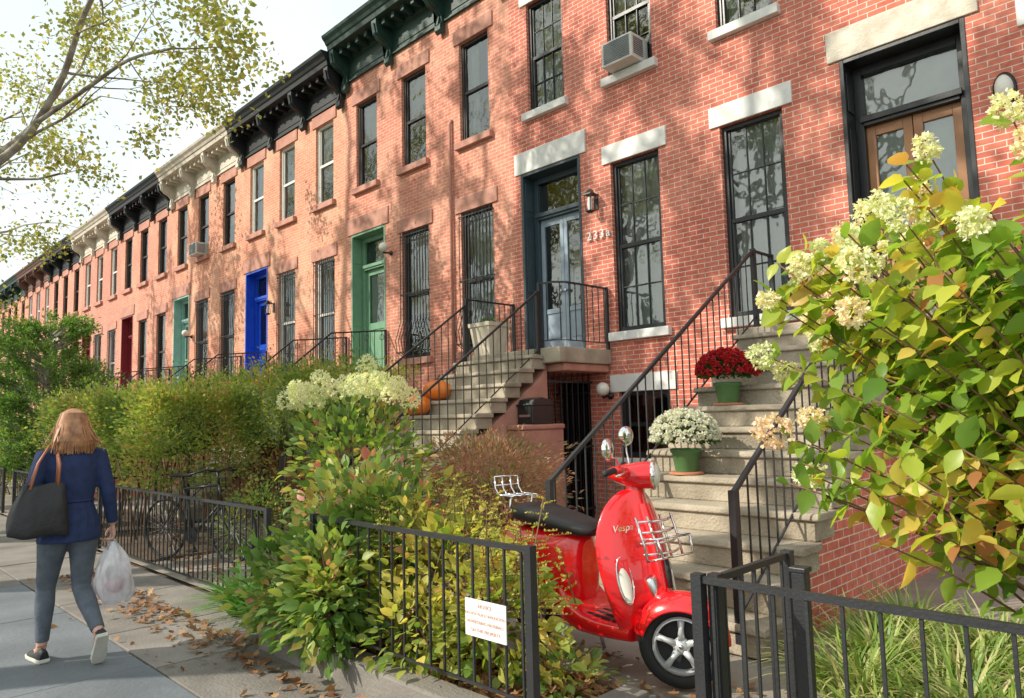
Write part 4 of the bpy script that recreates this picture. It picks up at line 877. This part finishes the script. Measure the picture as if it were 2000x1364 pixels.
# ---------------------------------------------------------------- woman (x right, y forward)
WP=(-5.78,1.385,0)
WM=thing('person',WP,rad(90),'woman in navy jacket and grey jeans walking with two bags','person')
M['skin']=mat('skin',(.55,.32,.24),.5,var=.06); M['navy']=mat('navy_cloth',(.014,.028,.09),.85,var=.25,scale=20,bump=.4,bs=18)
M['jean']=mat('grey_denim',(.075,.09,.115),.9,c2=(.12,.14,.17),scale=12,bump=.3,bs=60); M['hair']=mat('auburn_hair',(.24,.1,.045),.4,c2=(.5,.25,.12),scale=22)
M['bagb']=mat('black_nylon',(.014,.014,.016),.5,bump=.4,bs=14); M['strap']=mat('brown_leather',(.34,.12,.06),.5)
M['sole']=mat('white_sole',(.6,.57,.5),.7,bump=.2)
def ell(cx,cy,z,hx,hy,n=24,fold=0,ph=0):
    return [(cx+hx*math.cos(2*pi*k/n)*(1+fold*math.sin(k*3.1+ph)),cy+hy*math.sin(2*pi*k/n)*(1+fold*math.sin(k*3.1+ph)),z) for k in range(n)]
Lh,Lk,La=Vector((-.09,.0,.87)),Vector((-.1,.14,.48)),Vector((-.115,.13,.1))
Rh,Rk,Ra=Vector((.085,.0,.87)),Vector((.09,.03,.47)),Vector((.115,-.32,.22))
Ls,Le,Lw=Vector((-.165,0,1.375)),Vector((-.245,-.03,1.12)),Vector((-.22,.16,.98))
Rs,Re,Rw=Vector((.165,0,1.375)),Vector((.225,-.04,1.11)),Vector((.275,.02,.88))
mb=MB()
mb.loft([ell(0,0,z,hx,hy) for z,hx,hy in ((.84,.14,.1),(.95,.15,.1),(1.08,.115,.085),(1.25,.14,.095),(1.36,.155,.085),(1.42,.09,.06),(1.46,.05,.05))])
mb.tube([(0,-.005,1.4),(0,.01,1.48),(0,.02,1.54)],[.06,.05,.052],14)
mb.ball((0,.02,1.585),(.074,.092,.11),20); mb.ball((0,.05,1.54),(.052,.065,.06),14)
mb.tube([(0,.105,1.6),(0,.128,1.572),(0,.108,1.562)],[.008,.014,.01],8)
for s_ in (-1,1): mb.ball((s_*.076,.015,1.58),(.012,.022,.032),10)
mb.tube([(-.022,.108,1.535),(0,.115,1.535),(.022,.108,1.535)],[.006,.009,.006],6)
for s_,h,k,an in ((-1,Lh,Lk,La),(1,Rh,Rk,Ra)): mb.tube([h,h.lerp(k,.4),k,k.lerp(an,.3),an],[.08,.068,.05,.048,.033],14)
for S0,E0,W0 in ((Ls,Le,Lw),(Rs,Re,Rw)): mb.tube([S0,S0.lerp(E0,.5),E0,E0.lerp(W0,.35),W0],[.05,.043,.036,.034,.024],12)
mb.tube([La,(-.118,.16,.05),(-.122,.27,.035)],[.033,.035,.02],10); mb.tube([Ra,(.12,-.29,.13),(.125,-.22,.05)],[.033,.033,.02],10)
def hand(w,down,side,fwd,curl):
    pc=w+down*.05; mb.tube([w,w+down*.025,w+down*.06,w+down*.085],[.022,.026,.031,.028],10,flat=.62)
    for i,(o,l) in enumerate(((.027,.07),(.009,.078),(-.01,.072),(-.028,.056))):
        b=w+down*.078+side*o; p1=b+down*l*.4+fwd*.012; p2=p1+down*(l*.35*math.cos(curl))+fwd*(l*.5*math.sin(curl)+.01); p3=p2+down*(l*.3*math.cos(curl*2.1))+fwd*(l*.35*math.sin(curl*1.7))
        mb.tube([b-down*.012,b,p1,p2,p3],[.009,.0095,.0088,.008,.0065],8)
    b=w+down*.03+side*.024; mb.tube([b,b+side*.02+down*.018+fwd*.012,b+side*.02+down*.04+fwd*.026,b+side*.008+down*.058+fwd*.034],[.012,.0115,.01,.007],8)
hand(Rw,Vector((.05,.05,-1)).normalized(),Vector((-.1,1,0)).normalized(),Vector((-1,-.1,0)).normalized(),1.25)
hand(Lw,(Lw-Le).normalized(),Vector((.5,.3,.8)).normalized(),Vector((.9,0,-.3)).normalized(),.9)
BD=mk('body',mb,'skin',WM,remesh=.0045,smooth=2)
mb=MB()
for s_ in (-1,1): mb.ball((s_*.03,.101,1.59),(.013,.008,.008),10)
mk('eyes',mb,'wframe',BD)
mb=MB(); mb.loft([ell(0,0,z,hx,hy) for z,hx,hy in ((.8,.13,.1),(.85,.16,.12),(.93,.16,.115),(1.03,.13,.1))])
for h,k,an in ((Lh,Lk,La),(Rh,Rk,Ra)):
    e_=k.lerp(an,.93); mb.tube([h+Vector((0,-.01,.02)),h.lerp(k,.2),h.lerp(k,.6),k,k.lerp(an,.3),k.lerp(an,.65),e_],[.1,.095,.075,.06,.062,.05,.042],16)
mk('jeans',mb,'jean',WM,remesh=.007,smooth=4)
mb=MB()
mb.loft([ell(0,0,z,hx,hy,32,f,z*9) for z,hx,hy,f in ((.80,.195,.15,.05),(.86,.19,.145,.045),(.95,.175,.13,.045),(1.04,.145,.11,.02),(1.07,.14,.105,.012),(1.1,.145,.108,.02),(1.2,.16,.118,.012),(1.3,.172,.118,.0),(1.37,.17,.106,0),(1.42,.12,.082,0),(1.46,.07,.065,0),(1.48,.062,.06,0))])
for S0,E0,W0 in ((Ls,Le,Lw),(Rs,Re,Rw)): mb.tube([S0-Vector((S0.x*.25,0,.0)),S0,S0.lerp(E0,.3),S0.lerp(E0,.7),E0,E0.lerp(W0,.4),E0.lerp(W0,.93)],[.062,.064,.058,.052,.05,.045,.038],16)
JK=mk('jacket',mb,'navy',WM,remesh=.008,smooth=3)
mb=MB(); mb.loft([ell(0,.0,z,hx,hy,28) for z,hx,hy in ((1.435,.095,.078),(1.47,.08,.072),(1.5,.068,.066),(1.5,.06,.058),(1.45,.07,.06))]); mk('collar',mb,'navy',JK)
mb=MB(); mb.tube([(.143*math.cos(t*pi/12),.108*math.sin(t*pi/12),1.07) for t in range(25)],.008,6); mk('waist_seam',mb,'navy',JK)
mb=MB(); mb.loft([ell(0,cy,z,hx,hy,26,.03,z*20) for z,cy,hx,hy in ((1.45,-.08,.07,.03),(1.48,-.065,.085,.05),(1.52,-.05,.09,.07),(1.56,-.02,.09,.088),(1.62,-.005,.085,.098),(1.67,0,.066,.08),(1.69,.005,.035,.045),(1.7,.005,.01,.01))])
random.seed(5)
for i in range(460):
    a_=random.uniform(pi*.93,pi*2.07) if random.random()<.8 else random.uniform(0,2*pi)
    if math.sin(a_)>.55: continue
    c,s_=math.cos(a_),math.sin(a_); fl=random.uniform(.86,1.08); zb=1.42+random.uniform(-.035,.06); jx=random.gauss(0,.01)
    mb.tube([(c*.02+jx*.3,s_*.02,1.7),(c*.068*fl,s_*.08*fl,1.67),(c*.092*fl,s_*.098*fl-.0,1.59),(c*.098*fl+jx,s_*.09*fl-.025,1.53),(c*.1*fl+jx*2,s_*.055-.065,1.48),(c*.098*fl+jx*3,-.085+s_*.02,zb)],[.004,.006,.007,.007,.006,.002],4,sm=False)
mk('hair',mb,'hair',WM)
def shoe(Mx):
    mb=MB(); sec=((-.055,.03,.055),(-.04,.036,.075),(0,.037,.075),(.05,.038,.06),(.1,.043,.045),(.15,.044,.035),(.19,.034,.026),(.205,.018,.02))
    rr=[]
    for y,hw,h in sec: rr.append([(hw*math.cos(t*pi/8),y,max(.012,.018+h*math.sin(t*pi/8)*(1 if math.sin(t*pi/8)>0 else .1))) for t in range(16)])
    mb.loft(rr); mb.xf(Mx); s_=mk('shoe',mb,'bagb',WM,sub=1)
    mb=MB(); rr=[]
    for z,k in ((0,.97),(.008,1.04),(.022,1.04),(.026,1.0)): rr.append([(hw*k*1.03,y*k,z) for y,hw,h in sec]+[(-hw*k*1.03,y*k,z) for y,hw,h in reversed(sec)])
    mb.loft(rr,0,False); mb.xf(Mx); mk('sole',mb,'sole',s_)
shoe(Matrix.Translation((-.118,.11,.0))@Matrix.Rotation(rad(6),4,'Z'))
shoe(Matrix.Translation((.122,-.355,.165))@Matrix.Rotation(rad(-54),4,'X')@Matrix.Rotation(rad(-4),4,'Z'))
TB=thing('tote_bag',WP,rad(90),'black nylon tote bag with brown leather straps on her shoulder','bag')
mb=MB(); rr=[]
for z,hx,hy,cx in ((.875,.15,.05,-.215),(.86,.172,.07,-.215),(.89,.18,.08,-.215),(.95,.175,.08,-.21),(1.04,.158,.068,-.205),(1.12,.14,.05,-.195),(1.18,.125,.028,-.185),(1.2,.12,.018,-.185)):
    q=[]
    for k in range(36):
        t=2*pi*k/36; c,s_=math.cos(t),math.sin(t); nzv=.02*noise.noise((c*2,s_*2,z*11)); q.append((cx+hx*math.copysign(abs(c)**.55,c)+nzv,-.125+(hy+nzv)*math.copysign(abs(s_)**.6,s_),z+.02*c*(z-.8)*2.2+.01*math.sin(c*5)-.012*c))
    rr.append(q)
mb.loft(rr); mk('bag_body',mb,'bagb',TB,sub=1)
for y0 in (-.15,-.1):
    mb=MB(); mb.tube([(-.27,y0,1.17),(-.22,-.1+.2*(y0+.115),1.34),(-.15,-.06,1.45),(-.12,0,1.465),(-.105,-.06,1.44),(-.105,y0,1.33),(-.11,y0-.0,1.18)],.0085,6); mk('strap',mb,'strap',TB)
m_,nt_,b_=nmat('thin_plastic'); b_.inputs['Base Color'].default_value=(.72,.74,.8,1); b_.inputs['Roughness'].default_value=.25
nz=N(nt_,'ShaderNodeTexNoise'); nz.inputs['Scale'].default_value=9; r_c=ramp(nt_,nz.outputs['Fac'],[(.35,(.6,.62,.68)),(.65,(.82,.83,.88))]); nt_.links.new(r_c.outputs[0],b_.inputs['Base Color'])
tr=N(nt_,'ShaderNodeBsdfTranslucent'); tr.inputs[0].default_value=(.85,.86,.92,1); tp=N(nt_,'ShaderNodeBsdfTransparent'); m1=N(nt_,'ShaderNodeMixShader'); m1.inputs[0].default_value=.4; m2=N(nt_,'ShaderNodeMixShader'); m2.inputs[0].default_value=.22
nt_.links.new(b_.outputs[0],m1.inputs[1]); nt_.links.new(tr.outputs[0],m1.inputs[2]); nt_.links.new(m1.outputs[0],m2.inputs[1]); nt_.links.new(tp.outputs[0],m2.inputs[2]); nt_.links.new(m2.outputs[0],nt_.nodes['Material Output'].inputs[0])
PB=thing('plastic_bag',WP,rad(90),'crumpled white plastic shopping bag hanging from her hand','bag')
mb=MB(); rr=[]
for i in range(26):
    t=i/25; z=.33+.42*t; hx=.125*(math.sin(pi*min(1,.18+.78*t))**.7)*(1-.55*t**2.2)+.004; hy=hx*.7; q=[]
    for k in range(52):
        a_=2*pi*k/52; c,s_=math.cos(a_),math.sin(a_); nv=1+.3*noise.noise((c*2.2,s_*2.2,z*9))+.25*abs(noise.noise((c*6,s_*6,z*6+3))); q.append((.28+hx*c*nv+.025*(1-t),.02+hy*s_*nv,z+.02*noise.noise((c*2,s_*2,z*4))))
    rr.append(q)
mb.loft(rr,0,True); mk('bag_body',mb,m_,PB)
for s_ in (-1,1):
    mb=MB(); mb.tube([(.28+s_*.035,.02,.7),(.275+s_*.015,.02,.77),(.265,.02,.81)],[.018,.01,.007],6,flat=.4); mk('handle',mb,m_,PB)
mb=MB(); mb.ball((.3,.02,.45),(.07,.05,.06),12); mb.ball((.28,.02,.54),(.05,.045,.05),12,1); mk('groceries',mb,['lampr','cream'],PB)
print('done',len(bpy.data.objects))
